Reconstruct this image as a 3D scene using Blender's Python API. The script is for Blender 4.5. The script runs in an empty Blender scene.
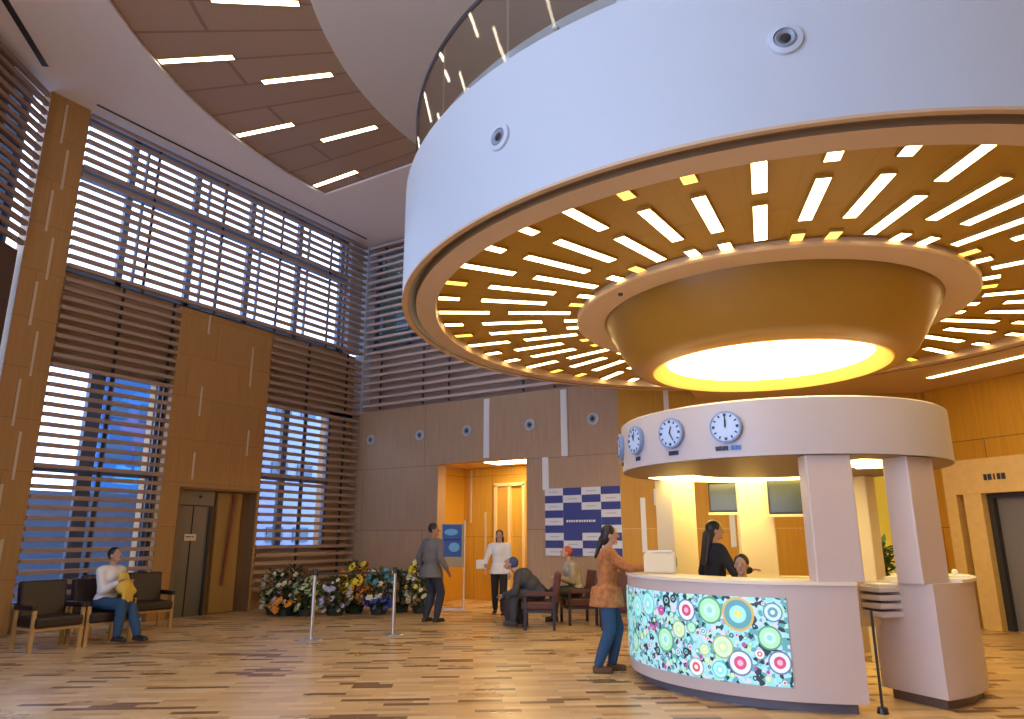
import bpy, bmesh, math, random
from mathutils import Vector, Matrix
random.seed(7)
C = bpy.context.scene.collection
PI = math.pi
def R(a): return math.radians(a)

# ------------------------------------------------------------------ materials
MATS = {}
def mat(name, col=(0.5, 0.5, 0.5), rough=0.6, metal=0.0, emit=None, es=0.0, spec=0.5, noise=0.0, nscale=6.0, coat=0.0):
    if name in MATS: return MATS[name]
    m = bpy.data.materials.new(name); m.use_nodes = True
    nt = m.node_tree; b = nt.nodes['Principled BSDF']
    b.inputs['Base Color'].default_value = (*col, 1)
    b.inputs['Roughness'].default_value = rough
    b.inputs['Metallic'].default_value = metal
    b.inputs['Specular IOR Level'].default_value = spec
    b.inputs['Coat Weight'].default_value = coat
    if emit:
        b.inputs['Emission Color'].default_value = (*emit, 1)
        b.inputs['Emission Strength'].default_value = es
    if noise > 0:
        tc = nt.nodes.new('ShaderNodeTexCoord'); n = nt.nodes.new('ShaderNodeTexNoise')
        n.inputs['Scale'].default_value = nscale; n.inputs['Detail'].default_value = 3
        nt.links.new(tc.outputs['Object'], n.inputs['Vector'])
        r = nt.nodes.new('ShaderNodeMix'); r.data_type = 'RGBA'
        r.inputs['A'].default_value = (*[c*(1-noise) for c in col], 1)
        r.inputs['B'].default_value = (*[min(1, c*(1+noise)) for c in col], 1)
        nt.links.new(n.outputs['Fac'], r.inputs['Factor'])
        nt.links.new(r.outputs['Result'], b.inputs['Base Color'])
    MATS[name] = m
    return m

def panel_wood(name, c1, c2, axis, seam=(0.12, 0.07, 0.03), w=2.4, h=0.85, rough=0.5, offx=0.0, offz=0.0, grain=14.0):
    """large veneer panels with thin seams, in world metres; axis 'X','Y' or angle (deg) of the wall direction"""
    m = bpy.data.materials.new(name); m.use_nodes = True
    nt = m.node_tree; b = nt.nodes['Principled BSDF']; N = nt.nodes.new; L = nt.links.new
    geo = N('ShaderNodeNewGeometry'); sep = N('ShaderNodeSeparateXYZ'); L(geo.outputs['Position'], sep.inputs[0])
    comb = N('ShaderNodeCombineXYZ')
    if axis == 'X': src = sep.outputs['X']
    elif axis == 'Y': src = sep.outputs['Y']
    else:
        a = R(axis); d = N('ShaderNodeVectorMath'); d.operation = 'DOT_PRODUCT'
        d.inputs[1].default_value = (math.cos(a), math.sin(a), 0); L(geo.outputs['Position'], d.inputs[0]); src = d.outputs['Value']
    ax = N('ShaderNodeMath'); ax.operation = 'ADD'; ax.inputs[1].default_value = offx+100*w; L(src, ax.inputs[0])
    az = N('ShaderNodeMath'); az.operation = 'ADD'; az.inputs[1].default_value = offz; L(sep.outputs['Z'], az.inputs[0])
    L(ax.outputs[0], comb.inputs[0]); L(az.outputs[0], comb.inputs[1])
    br = N('ShaderNodeTexBrick'); br.inputs['Scale'].default_value = 1
    br.inputs['Brick Width'].default_value = w; br.inputs['Row Height'].default_value = h
    br.inputs['Mortar Size'].default_value = 0.006; br.inputs['Color1'].default_value = (*c1, 1); br.inputs['Color2'].default_value = (*c2, 1)
    br.inputs['Mortar'].default_value = (*seam, 1); br.offset = 0.5
    L(comb.outputs[0], br.inputs['Vector'])
    mp = N('ShaderNodeMapping'); mp.inputs['Scale'].default_value = (grain, 0.8, 1); L(comb.outputs[0], mp.inputs[0])
    no = N('ShaderNodeTexNoise'); no.inputs['Scale'].default_value = 1.5; no.inputs['Detail'].default_value = 4; L(mp.outputs[0], no.inputs['Vector'])
    mx = N('ShaderNodeMix'); mx.data_type = 'RGBA'; mx.blend_type = 'MULTIPLY'; mx.inputs['Factor'].default_value = 0.5
    rp = N('ShaderNodeValToRGB'); rp.color_ramp.elements[0].position = 0.3; rp.color_ramp.elements[0].color = (0.7, 0.7, 0.7, 1)
    rp.color_ramp.elements[1].position = 0.7; rp.color_ramp.elements[1].color = (1, 1, 1, 1)
    L(no.outputs['Fac'], rp.inputs[0]); L(br.outputs['Color'], mx.inputs['A']); L(rp.outputs[0], mx.inputs['B'])
    L(mx.outputs['Result'], b.inputs['Base Color']); b.inputs['Roughness'].default_value = rough
    MATS[name] = m
    return m

def floor_mat():
    m = bpy.data.materials.new('floor_strips'); m.use_nodes = True
    nt = m.node_tree; b = nt.nodes['Principled BSDF']; N = nt.nodes.new; L = nt.links.new
    geo = N('ShaderNodeNewGeometry')
    mp = N('ShaderNodeMapping'); mp.inputs['Rotation'].default_value = (0, 0, R(-35)); mp.inputs['Location'].default_value = (60, 60, 0)
    L(geo.outputs['Position'], mp.inputs[0])
    br = N('ShaderNodeTexBrick'); br.inputs['Scale'].default_value = 1
    br.inputs['Brick Width'].default_value = 0.42; br.inputs['Row Height'].default_value = 0.10; br.inputs['Mortar Size'].default_value = 0.0025
    br.inputs['Color1'].default_value = (0, 0, 0, 1); br.inputs['Color2'].default_value = (1, 1, 1, 1); br.inputs['Mortar'].default_value = (0.6, 0.6, 0.6, 1)
    br.offset = 0.37; br.offset_frequency = 3; br.inputs['Bias'].default_value = 0.0
    L(mp.outputs[0], br.inputs['Vector'])
    rp = N('ShaderNodeValToRGB'); rp.color_ramp.interpolation = 'CONSTANT'; e = rp.color_ramp.elements
    e[0].position = 0; e[0].color = (0.24, 0.13, 0.06, 1)
    e[1].position = 0.13; e[1].color = (0.76, 0.51, 0.24, 1)
    for p, c in ((0.3, (0.82, 0.57, 0.29)), (0.5, (0.74, 0.49, 0.23)), (0.7, (0.88, 0.64, 0.36)), (0.88, (0.60, 0.38, 0.17))):
        k = e.new(p); k.color = (*c, 1)
    L(br.outputs['Color'], rp.inputs[0])
    no = N('ShaderNodeTexNoise'); no.inputs['Scale'].default_value = 1.3; no.inputs['Detail'].default_value = 5; L(geo.outputs['Position'], no.inputs['Vector'])
    mx = N('ShaderNodeMix'); mx.data_type = 'RGBA'; mx.blend_type = 'MULTIPLY'; mx.inputs['Factor'].default_value = 0.25
    L(rp.outputs[0], mx.inputs['A']); L(no.outputs['Fac'], mx.inputs['B']); L(mx.outputs['Result'], b.inputs['Base Color'])
    b.inputs['Roughness'].default_value = 0.22; b.inputs['Specular IOR Level'].default_value = 0.55
    r2 = N('ShaderNodeMapRange'); r2.inputs['To Min'].default_value = 0.2; r2.inputs['To Max'].default_value = 0.4
    L(no.outputs['Fac'], r2.inputs[0]); L(r2.outputs[0], b.inputs['Roughness'])
    MATS['floor_strips'] = m
    return m

def radial_wood(name, c1, c2, ctr, n, groove=(0.05, 0.03, 0.015)):
    """planks running out from a centre: colour depends on the angle about ctr"""
    m = bpy.data.materials.new(name); m.use_nodes = True
    nt = m.node_tree; b = nt.nodes['Principled BSDF']; N = nt.nodes.new; L = nt.links.new
    geo = N('ShaderNodeNewGeometry'); sub = N('ShaderNodeVectorMath'); sub.operation = 'SUBTRACT'; sub.inputs[1].default_value = (ctr[0], ctr[1], 0)
    L(geo.outputs['Position'], sub.inputs[0]); sep = N('ShaderNodeSeparateXYZ'); L(sub.outputs[0], sep.inputs[0])
    at = N('ShaderNodeMath'); at.operation = 'ARCTAN2'; L(sep.outputs['Y'], at.inputs[0]); L(sep.outputs['X'], at.inputs[1])
    ml = N('ShaderNodeMath'); ml.operation = 'MULTIPLY'; ml.inputs[1].default_value = n/(2*PI); L(at.outputs[0], ml.inputs[0])
    ad = N('ShaderNodeMath'); ad.operation = 'ADD'; ad.inputs[1].default_value = 500; L(ml.outputs[0], ad.inputs[0])
    ln = N('ShaderNodeVectorMath'); ln.operation = 'LENGTH'
    cz = N('ShaderNodeCombineXYZ'); L(sep.outputs['X'], cz.inputs[0]); L(sep.outputs['Y'], cz.inputs[1]); L(cz.outputs[0], ln.inputs[0])
    cb = N('ShaderNodeCombineXYZ'); L(ln.outputs['Value'], cb.inputs[0]); L(ad.outputs[0], cb.inputs[1])
    br = N('ShaderNodeTexBrick'); br.inputs['Scale'].default_value = 1; br.inputs['Brick Width'].default_value = 6; br.inputs['Row Height'].default_value = 1
    br.inputs['Mortar Size'].default_value = 0.035; br.inputs['Color1'].default_value = (*c1, 1); br.inputs['Color2'].default_value = (*c2, 1); br.inputs['Mortar'].default_value = (*groove, 1)
    L(cb.outputs[0], br.inputs['Vector']); L(br.outputs['Color'], b.inputs['Base Color']); b.inputs['Roughness'].default_value = 0.45
    MATS[name] = m
    return m

def glass_mat(name, tint=(1, 1, 1), refl=0.12, rough=0.02):
    m = bpy.data.materials.new(name); m.use_nodes = True
    nt = m.node_tree; nt.nodes.clear(); N = nt.nodes.new; L = nt.links.new
    o = N('ShaderNodeOutputMaterial'); t = N('ShaderNodeBsdfTransparent'); t.inputs[0].default_value = (*tint, 1)
    g = N('ShaderNodeBsdfGlossy'); g.inputs['Roughness'].default_value = rough
    f = N('ShaderNodeLayerWeight'); f.inputs[0].default_value = 0.5
    pw = N('ShaderNodeMath'); pw.operation = 'POWER'; pw.inputs[1].default_value = 4.0; L(f.outputs['Facing'], pw.inputs[0])
    mr = N('ShaderNodeMapRange'); mr.inputs['To Min'].default_value = 0.03; mr.inputs['To Max'].default_value = refl; L(pw.outputs[0], mr.inputs[0])
    mx = N('ShaderNodeMixShader'); L(mr.outputs[0], mx.inputs[0]); L(t.outputs[0], mx.inputs[1]); L(g.outputs[0], mx.inputs[2]); L(mx.outputs[0], o.inputs[0])
    MATS[name] = m
    return m

W_PANEL = (0.36, 0.185, 0.06)
M_floor = floor_mat()
M_woodL = panel_wood('wood_left', (0.50, 0.265, 0.085), (0.46, 0.245, 0.078), 'Y', w=1.2, h=0.85, seam=(0.33, 0.17, 0.055))
M_woodB = panel_wood('wood_back', (0.50, 0.33, 0.20), (0.46, 0.30, 0.185), 'X', w=3.9, h=1.5, offx=1.0, offz=-0.15, seam=(0.2, 0.13, 0.09))
M_woodWarm = panel_wood('wood_warm_lit', (0.64, 0.32, 0.02), (0.60, 0.30, 0.018), 20.3, w=2.0, h=1.5, offz=-0.15, seam=(0.75, 0.5, 0.2))  # panel wood with the warm lamplight mixed into its colour
M_woodR = panel_wood('wood_right_warm_lit', (0.72, 0.37, 0.015), (0.68, 0.34, 0.012), -34.8, w=2.0, h=1.5, offz=-0.15)  # orange of this wood carries the warm light on the right wall
M_corr = panel_wood('wood_corridor_warm_lit', (0.72, 0.40, 0.045), (0.68, 0.37, 0.04), 'X', w=1.1, h=1.5, seam=(0.3, 0.16, 0.03))  # lamp warmth of the corridor is put into the base colour
M_ring = radial_wood('wood_ring_ceiling', (0.42, 0.235, 0.018), (0.40, 0.22, 0.016), (-1.757, 8.81), 94, (0.38, 0.205, 0.016))
M_cres = radial_wood('wood_crescent', (0.48, 0.32, 0.21), (0.43, 0.285, 0.185), (-1.5, 10.3), 82, (0.30, 0.19, 0.12))
M_ceil = mat('ceiling_plaster', (0.90, 0.84, 0.84), 0.8, noise=0.03)
M_disc = mat('ceiling_disc_plaster', (0.66, 0.57, 0.48), 0.75)
M_white = mat('white_gloss_panel', (0.50, 0.56, 0.64), 0.38)
M_kiosk = mat('kiosk_laminate', (0.60, 0.50, 0.47), 0.4, noise=0.02)
M_kioskin = mat('kiosk_inner', (0.75, 0.62, 0.40), 0.5)
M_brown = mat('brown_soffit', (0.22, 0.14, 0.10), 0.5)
M_rim = mat('tan_rim', (0.58, 0.42, 0.28), 0.5)
M_groove = mat('dark_groove', (0.26, 0.17, 0.10), 0.8)
M_bowl = panel_wood('bowl_wood', (0.55, 0.28, 0.06), (0.52, 0.26, 0.055), 'X', w=50, h=50, grain=10)
M_lip = mat('bowl_lip', (0.85, 0.55, 0.14), 0.4)
M_slat = mat('louver_wood', (0.40, 0.28, 0.215), 0.6)
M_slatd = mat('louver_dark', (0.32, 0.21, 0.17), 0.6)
M_metal = mat('brushed_steel', (0.6, 0.6, 0.62), 0.35, metal=0.9)
M_dark = mat('dark_metal', (0.045, 0.045, 0.055), 0.4, metal=0.3)
M_frame = mat('window_frame_metal', (0.10, 0.12, 0.18), 0.5)
M_spand = mat('spandrel', (0.45, 0.27, 0.13), 0.7)
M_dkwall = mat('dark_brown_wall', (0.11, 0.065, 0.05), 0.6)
M_jamb = mat('jamb_white', (0.62, 0.68, 0.82), 0.5)
M_strip = mat('inset_strip', (0.80, 0.80, 0.80), 0.4)
M_stripw = mat('inset_strip_tan', (0.66, 0.52, 0.36), 0.5)
M_glass = glass_mat('window_glass', (0.95, 0.97, 1.0), 0.5)
M_glassb = glass_mat('window_glass_dim', (0.40, 0.46, 0.46), 0.5)
M_bal = glass_mat('balustrade_glass', (0.88, 0.87, 0.84), 0.7)
M_black = mat('black_plastic', (0.02, 0.02, 0.022), 0.35)
M_ink = mat('dark_ink', (0.03, 0.035, 0.08), 0.6)
M_marble = mat('beige_marble', (0.80, 0.55, 0.20), 0.35, noise=0.12, nscale=9)
M_chair = mat('dark_brown_leather', (0.028, 0.014, 0.012), 0.45)
M_chairw = mat('chair_wood', (0.50, 0.30, 0.11), 0.5)
M_maroon = mat('maroon_leather', (0.10, 0.03, 0.025), 0.45)
M_led = mat('strip_light_warm', (1, 1, 1), 0.5, emit=(1.0, 0.74, 0.32), es=6.5)
M_ledy = mat('strip_light_yellow', (1, 1, 1), 0.5, emit=(1.0, 0.55, 0.04), es=1.4)
M_ledc = mat('strip_light_ceiling', (1, 1, 1), 0.5, emit=(1.0, 0.84, 0.60), es=5.0)
M_disk = mat('bowl_diffuser', (1, 1, 1), 0.5, emit=(1.0, 0.76, 0.34), es=7.0)
M_kled = mat('kiosk_light', (1, 1, 1), 0.5, emit=(1.0, 0.78, 0.28), es=6.5)
M_cled = mat('corridor_light', (1, 1, 1), 0.5, emit=(1.0, 0.74, 0.36), es=13.0)
M_skin = mat('skin', (0.50, 0.29, 0.19), 0.55)
M_skind = mat('skin_tan', (0.36, 0.19, 0.12), 0.55)
M_hair = mat('dark_hair', (0.018, 0.012, 0.010), 0.5)
M_jean = mat('blue_denim', (0.025, 0.075, 0.16), 0.8, noise=0.25, nscale=30)
M_paper = mat('white_paper', (0.85, 0.85, 0.85), 0.7)

# ------------------------------------------------------------------ helpers
def link(name, me, parent=None):
    o = bpy.data.objects.new(name, me); C.objects.link(o)
    if parent is not None: o.parent = parent
    return o
class MB:
    def __init__(s): s.b = bmesh.new(); s.mi = 0
    def _f(s, vs):
        try:
            f = s.b.faces.new(vs); f.material_index = s.mi; return f
        except ValueError: return None
    def box(s, c, d, rz=0.0, M=None, bev=0.0):
        x, y, z = [k/2 for k in d]
        M = M or (Matrix.Translation(Vector(c)) @ Matrix.Rotation(rz, 4, 'Z'))
        vs = [s.b.verts.new(M @ Vector((sx*x, sy*y, sz*z))) for sz in (-1, 1) for sx, sy in ((-1, -1), (1, -1), (1, 1), (-1, 1))]
        fs = [s._f([vs[i] for i in q]) for q in ((3, 2, 1, 0), (4, 5, 6, 7), (0, 1, 5, 4), (1, 2, 6, 5), (2, 3, 7, 6), (3, 0, 4, 7))]
        if bev > 0:
            es = list({e for f in fs for e in f.edges})
            r = bmesh.ops.bevel(s.b, geom=es, offset=bev, segments=2, affect='EDGES', profile=0.5)
            for f in r['faces']: f.material_index = s.mi
        return s
    def prism(s, pts, z0, z1):
        a = [s.b.verts.new((p[0], p[1], z0)) for p in pts]; b = [s.b.verts.new((p[0], p[1], z1)) for p in pts]
        s._f(a[::-1]); s._f(b); n = len(pts)
        for i in range(n): s._f([a[i], a[(i+1) % n], b[(i+1) % n], b[i]])
        return s
    def lathe(s, prof, c=(0, 0, 0), a0=0, a1=360, n=96, closed=False, mats=None, caps=True):
        full = abs((a1-a0)-360) < 1e-6; m = n if full else n+1; rings = []
        for i in range(m):
            t = R(a0+(a1-a0)*i/n)
            rings.append([s.b.verts.new((c[0]+r*math.cos(t), c[1]+r*math.sin(t), c[2]+z)) for r, z in prof])
        k = len(prof); segs = k if closed else k-1
        for i in range(n):
            A = rings[i]; B = rings[(i+1) % m]
            for j in range(segs):
                if mats: s.mi = mats[j]
                s._f([A[j], B[j], B[(j+1) % k], A[(j+1) % k]])
        if closed and not full and caps:
            s._f(rings[0][::-1]); s._f(rings[-1])
        return s
    def tube(s, pts, r, n=8, r1=None):
        pts = [Vector(p) for p in pts]; rings = []; L_ = len(pts)
        for i, p in enumerate(pts):
            d = (pts[min(i+1, L_-1)]-pts[max(i-1, 0)]).normalized()
            u = d.orthogonal().normalized() if i == 0 else (u - d*u.dot(d)).normalized()
            v = d.cross(u); rr = r if r1 is None else r+(r1-r)*i/(L_-1)
            rings.append([s.b.verts.new(p+rr*(math.cos(2*PI*k/n)*u+math.sin(2*PI*k/n)*v)) for k in range(n)])
        for i in range(L_-1):
            for k in range(n): s._f([rings[i][k], rings[i][(k+1) % n], rings[i+1][(k+1) % n], rings[i+1][k]])
        s._f(rings[0][::-1]); s._f(rings[-1])
        return s
    def ell(s, c, r, n=12, m=8, M=None):
        c = Vector(c); M = M or Matrix.Identity(4); rows = []
        top = s.b.verts.new(c+M@Vector((0, 0, r[2]))); bot = s.b.verts.new(c+M@Vector((0, 0, -r[2])))
        for j in range(1, m):
            ph = PI*j/m
            rows.append([s.b.verts.new(c+M@Vector((r[0]*math.sin(ph)*math.cos(2*PI*k/n), r[1]*math.sin(ph)*math.sin(2*PI*k/n), r[2]*math.cos(ph)))) for k in range(n)])
        for k in range(n):
            s._f([top, rows[0][k], rows[0][(k+1) % n]]); s._f([bot, rows[-1][(k+1) % n], rows[-1][k]])
            for j in range(m-2): s._f([rows[j][k], rows[j+1][k], rows[j+1][(k+1) % n], rows[j][(k+1) % n]])
        return s
    def disc(s, c, u, v, r, n=20, r0=0.0):
        c = Vector(c); u = Vector(u); v = Vector(v)
        o = [s.b.verts.new(c+r*(math.cos(2*PI*k/n)*u+math.sin(2*PI*k/n)*v)) for k in range(n)]
        if r0 <= 0: s._f(o)
        else:
            i_ = [s.b.verts.new(c+r0*(math.cos(2*PI*k/n)*u+math.sin(2*PI*k/n)*v)) for k in range(n)]
            for k in range(n): s._f([o[k], o[(k+1) % n], i_[(k+1) % n], i_[k]])
        return s
    def quad(s, a, b, c, d): s._f([s.b.verts.new(Vector(p)) for p in (a, b, c, d)]); return s
    def build(s, name, mats, parent=None, smooth=False, ang=35):
        bmesh.ops.recalc_face_normals(s.b, faces=s.b.faces[:])
        me = bpy.data.meshes.new(name); s.b.to_mesh(me); s.b.free()
        for m in (mats if isinstance(mats, (list, tuple)) else [mats]): me.materials.append(m)
        if smooth:
            for p in me.polygons: p.use_smooth = True
            me.set_sharp_from_angle(angle=R(ang))
        return link(name, me, parent)
def tag(o, label=None, cat=None, group=None, kind=None):
    if label: o['label'] = label
    if cat: o['category'] = cat
    if group: o['group'] = group
    if kind: o['kind'] = kind
    return o
def thing(name, label, cat, loc=(0, 0, 0), rz=0, group=None):
    o = bpy.data.objects.new(name, None); C.objects.link(o); o.location = loc; o.rotation_euler = (0, 0, rz)
    o.empty_display_size = 0.1
    return tag(o, label, cat, group)
def st(o, label=None): return tag(o, label, kind='structure')
def dup(root, loc, rz, label, group=None):
    r = root.copy(); C.objects.link(r); r.location = loc; r.rotation_euler = (0, 0, rz); r['label'] = label
    if group: r['group'] = group
    for ch in list(root.children):
        c = ch.copy(); C.objects.link(c); c.parent = r
        for g in list(ch.children):
            d = g.copy(); C.objects.link(d); d.parent = c
    return r

# ------------------------------------------------------------------ camera and world
f_, p_, r_, AZ = 706.3, 0.2459, -0.00187, R(31.67)
def rot(v): return Vector((v[0]*math.cos(AZ)-v[1]*math.sin(AZ), v[0]*math.sin(AZ)+v[1]*math.cos(AZ), v[2]))
cp, sp = math.cos(p_), math.sin(p_)
F_ = Vector((0, cp, sp)); r0 = Vector((1, 0, 0)); u0 = Vector((0, -sp, cp))
Rv = rot(math.cos(r_)*r0+math.sin(r_)*u0); Uv = rot(-math.sin(r_)*r0+math.cos(r_)*u0); Fv = rot(F_)
cam = bpy.data.cameras.new('camera'); camo = bpy.data.objects.new('camera', cam); C.objects.link(camo)
mw = Matrix((Rv, Uv, -Fv)).transposed().to_4x4(); mw.translation = Vector((0, 0, 1.5)); camo.matrix_world = mw
cam.sensor_width = 36; cam.sensor_fit = 'HORIZONTAL'; cam.lens = 36*f_/1024; cam.clip_end = 200
bpy.context.scene.camera = camo
w = bpy.data.worlds.new('world'); bpy.context.scene.world = w; w.use_nodes = True
bg = w.node_tree.nodes['Background']; bg.inputs[0].default_value = (0.58, 0.70, 1.0, 1); bg.inputs[1].default_value = 2.6
sc = bpy.context.scene
sc.view_settings.view_transform = 'Standard'; sc.view_settings.look = 'None'; sc.view_settings.gamma = 1; sc.view_settings.exposure = 0.95
sc.cycles.use_denoising = True; sc.cycles.max_bounces = 8; sc.cycles.diffuse_bounces = 4; sc.cycles.transparent_max_bounces = 12
sc.cycles.sample_clamp_indirect = 6

# ------------------------------------------------------------------ the setting
XL, YB, HC = -12.9, 13.4, 9.3
K = (-1.757, 8.81)            # centre of kiosk and ring
B0 = Vector((-0.3, 15.4)); DR = Vector((0.82, -0.57)).normalized(); A0 = Vector((-5.7, 13.4))
def poly(name, pts, z0, z1, m): return st(MB().prism(pts, z0, z1).build(name, m))
poly('floor', [(-13.45, 16.5), (-13.45, 4.9), (-8.9, -1.9), (-4.2, -9), (14, -9), (14, 16.5)], -0.2, 0, M_floor)
# left wall: spandrel belt behind the louvers, plinth and piers
mb = MB()
mb.box((-13.32, 9.3, 5.34), (0.24, 8.2, 1.68)); mb.box((-13.32, 6.9, 0.2), (0.24, 2.3, 0.4)); mb.box((-13.32, 12.0, 0.62), (0.24, 3.3, 1.24))
mb.box((-13.32, 9.25, 2.3), (0.24, 2.5, 4.5)); mb.box((-13.32, 13.0, 2.9), (0.24, 0.9, 3.4))
st(mb.build('wall_left', M_spand))
# wood-clad bay with the lift door niche (niche y 8.5..10.37, z 0..2.47)
mb = MB()
mb.box((-12.95, 8.31, 1.235), (0.14, 0.38, 2.47)); mb.box((-12.95, 10.385, 1.235), (0.14, 0.05, 2.47)); mb.box((-12.95, 9.265, 4.26), (0.14, 2.29, 3.58))
st(mb.build('wall_left_cladding', M_woodL), 'ochre wood cladding panel above the lift niche')
# corner pier
st(MB().box((-13.05, 5.5, HC/2), (0.3, 0.70, HC)).build('wall_left_pier', M_woodL))
mb = MB()
for k in range(11):
    z1 = 9.2-0.855*k; mb.box((-12.895, 5.43 if k % 2 == 0 else 5.565, z1-0.42), (0.02, 0.04, 0.78))
st(mb.build('trim_1', M_stripw))
mb = MB()
for y, za, zb in ((8.76, 5.63, 6.04), (9.9, 4.7, 5.6), (8.75, 3.9, 4.5), (8.74, 2.62, 3.15), (9.98, 3.2, 3.75)):
    mb.box((-12.875, y, (za+zb)/2), (0.012, 0.04, zb-za))
st(mb.build('trim_2', M_stripw))
st(MB().box((-13.10, 13.12, 7.75), (0.16, 0.46, 3.1)).build('trim_3', M_jamb))
st(MB().box((-13.3, 13.05, 7.75), (0.24, 0.3, 3.1)).box((-13.05, YB+0.3, 6.95), (0.3, 0.6, 4.7)).build('wall_left_corner', M_jamb))
# back wall with the corridor opening
OX0, OX1, OZ = -10.32, -7.9, 3.18
mb = MB()
mb.box(((-13.3+OX0)/2, YB+0.15, 2.32), (OX0+13.3, 0.3, 4.64)); mb.box(((OX1-5.7)/2, YB+0.15, 2.32), (-5.7-OX1, 0.3, 4.64))
mb.box(((OX0+OX1)/2, YB+0.15, (OZ+4.64)/2), (OX1-OX0, 0.3, 4.64-OZ))
st(mb.build('wall_back', M_woodB))
st(MB().box((-9.4, YB+0.42, 5.5), (7.8, 0.24, 1.72)).box((-9.4, YB+0.42, 9.27), (7.8, 0.24, 0.1)).build('wall_back_spandrel', mat('spandrel_back', (0.42, 0.31, 0.27), 0.7)))
for i, (x, za, zb) in enumerate(((-8.95, 3.24, 4.6), (-6.95, 3.16, 4.6), (-7.42, 2.47, 3.16))):
    st(MB().box((x, YB-0.008, (za+zb)/2), (0.15, 0.02, zb-za)).build('trim_%d' % (4+i), M_strip))
# wall behind the kiosk and right wall, both coloured as warmly lit
def wall_seg(name, a, b, z0, z1, m, th=0.25):
    a = Vector(a); b = Vector(b); d = (b-a).normalized(); n = Vector((-d.y, d.x))*th
    return poly(name, [a, b, b+n, a+n], z0, z1, m)
wall_seg('wall_behind_kiosk', A0, B0, 0, HC, M_woodWarm)
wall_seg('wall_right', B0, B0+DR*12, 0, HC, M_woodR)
dO = (B0-A0).normalized(); nO = Vector((dO.y, -dO.x))
mb = MB()
for s_, za, zb in ((0.98, 3.16, 4.6), (0.42, 1.2, 2.25), (0.69, 2.1, 2.42), (3.2, 3.16, 4.6), (2.1, 1.3, 2.6)):
    p = A0+dO*s_+nO*0.006; mb.box((p.x, p.y, (za+zb)/2), (0.10, 0.02, zb-za), math.atan2(dO.y, dO.x))
st(mb.build('trim_7', M_strip))
# corridor
mb = MB()
mb.box((OX0-0.55, 15.35, 1.6), (0.2, 3.3, 3.2)).box((OX1+0.55, 15.0, 1.6), (0.2, 2.6, 3.2)).box((-9.1, 15.2, 1.6), (3.6, 0.2, 3.2))
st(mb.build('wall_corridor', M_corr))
st(MB().box((-9.1, 14.5, 3.26), (3.4, 1.6, 0.1)).build('ceiling_corridor', M_marble))
# diagonal left wall
DW0 = Vector((-12.85, 5.12)); dW = Vector((0.558, -0.83)).normalized(); nW = Vector((-dW.y, dW.x))  # nW points outward? (fixed below)
if nW.dot(Vector((-12, 0))-DW0) < 0: nW = -nW
def dw(s, off=0.0): p = DW0+dW*s+nW*off; return (p.x, p.y)
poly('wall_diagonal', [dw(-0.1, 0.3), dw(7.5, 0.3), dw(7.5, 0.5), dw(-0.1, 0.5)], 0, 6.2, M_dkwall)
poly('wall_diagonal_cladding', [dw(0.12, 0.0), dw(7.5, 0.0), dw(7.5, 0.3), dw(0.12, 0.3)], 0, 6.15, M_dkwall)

# ceiling with the crescent opening (circle centre C1, radius 10.29, only south of y 10.6)
C1 = (-1.42, 10.38); RO = 10.29
mb = MB(); bound = []
n = 72
arc = [(C1[0]+RO*math.cos(R(178.78+182.44*i/n)), C1[1]+RO*math.sin(R(178.78+182.44*i/n))) for i in range(n+1)]
arc[0] = (-11.70, 10.6); arc[-1] = (8.86, 10.6)
def out(p):
    a = math.atan2(p[1]-C1[1], p[0]-C1[0]); t = 40
    if math.cos(a) < 0: t = min(t, (-13.4-C1[0])/math.cos(a))
    else: t = min(t, (16-C1[0])/math.cos(a)) if math.cos(a) > 1e-6 else t
    if math.sin(a) < -1e-6: t = min(t, (-9-C1[1])/math.sin(a))
    return (C1[0]+t*math.cos(a), C1[1]+t*math.sin(a))
for i in range(n):
    a, b = arc[i], arc[i+1]; A_, B_ = out(a), out(b)
    mb.prism([a, b, B_, A_], HC, HC+0.05)
mb.prism([out(arc[0]), arc[0], arc[-1], out(arc[-1]), (16, 17), (-13.4, 17)], HC, HC+0.05)
bmesh.ops.remove_doubles(mb.b, verts=mb.b.verts[:], dist=0.0005)
st(mb.build('ceiling', M_ceil))
st(MB().lathe([(0.01, 0.07), (11.0, 0.07), (11.0, 0.17), (0.01, 0.17)], (C1[0], C1[1], HC), closed=True).build('ceiling_crescent', M_cres))
st(MB().lathe([(0.01, 0.0), (7.5, 0.0), (7.53, 0.02), (7.53, 0.069), (0.01, 0.069)], (-0.96, 10.15, HC), closed=True, n=120).build('ceiling_disc', M_disc, smooth=True))
st(MB().box((-11.40, 3.89, HC-0.004), (2.4, 0.10, 0.012), math.atan2(1.10, -1.12)).build('trim_8', M_dark))
st(MB().box((-12.62, 9.4, HC-0.004), (0.05, 7.2, 0.012)).build('trim_9', M_dark))
# mezzanine slab reaching from the ring to the rear walls
pts = [(K[0]+4.42*math.cos(R(a)), K[1]+4.42*math.sin(R(a))) for a in range(-20, 121, 5)]
pts = pts+[(-4.15, 13.97), (B0.x-0.02, B0.y-0.03), (8.9, 8.9), (9, 7.0)]
st(MB().prism(pts, 4.15, 5.5).build('ceiling_mezzanine', mat('mezzanine_soffit', (0.60, 0.42, 0.22), 0.6)))

# unseen hall walls: right side, rear added to cut daylight (rear left stays open)
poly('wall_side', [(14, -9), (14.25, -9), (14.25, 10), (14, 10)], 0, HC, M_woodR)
poly('wall_rear_blocker', [(0, -9.25), (14.25, -9.25), (14.25, -9), (0, -9)], 0, HC, M_woodB)

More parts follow.
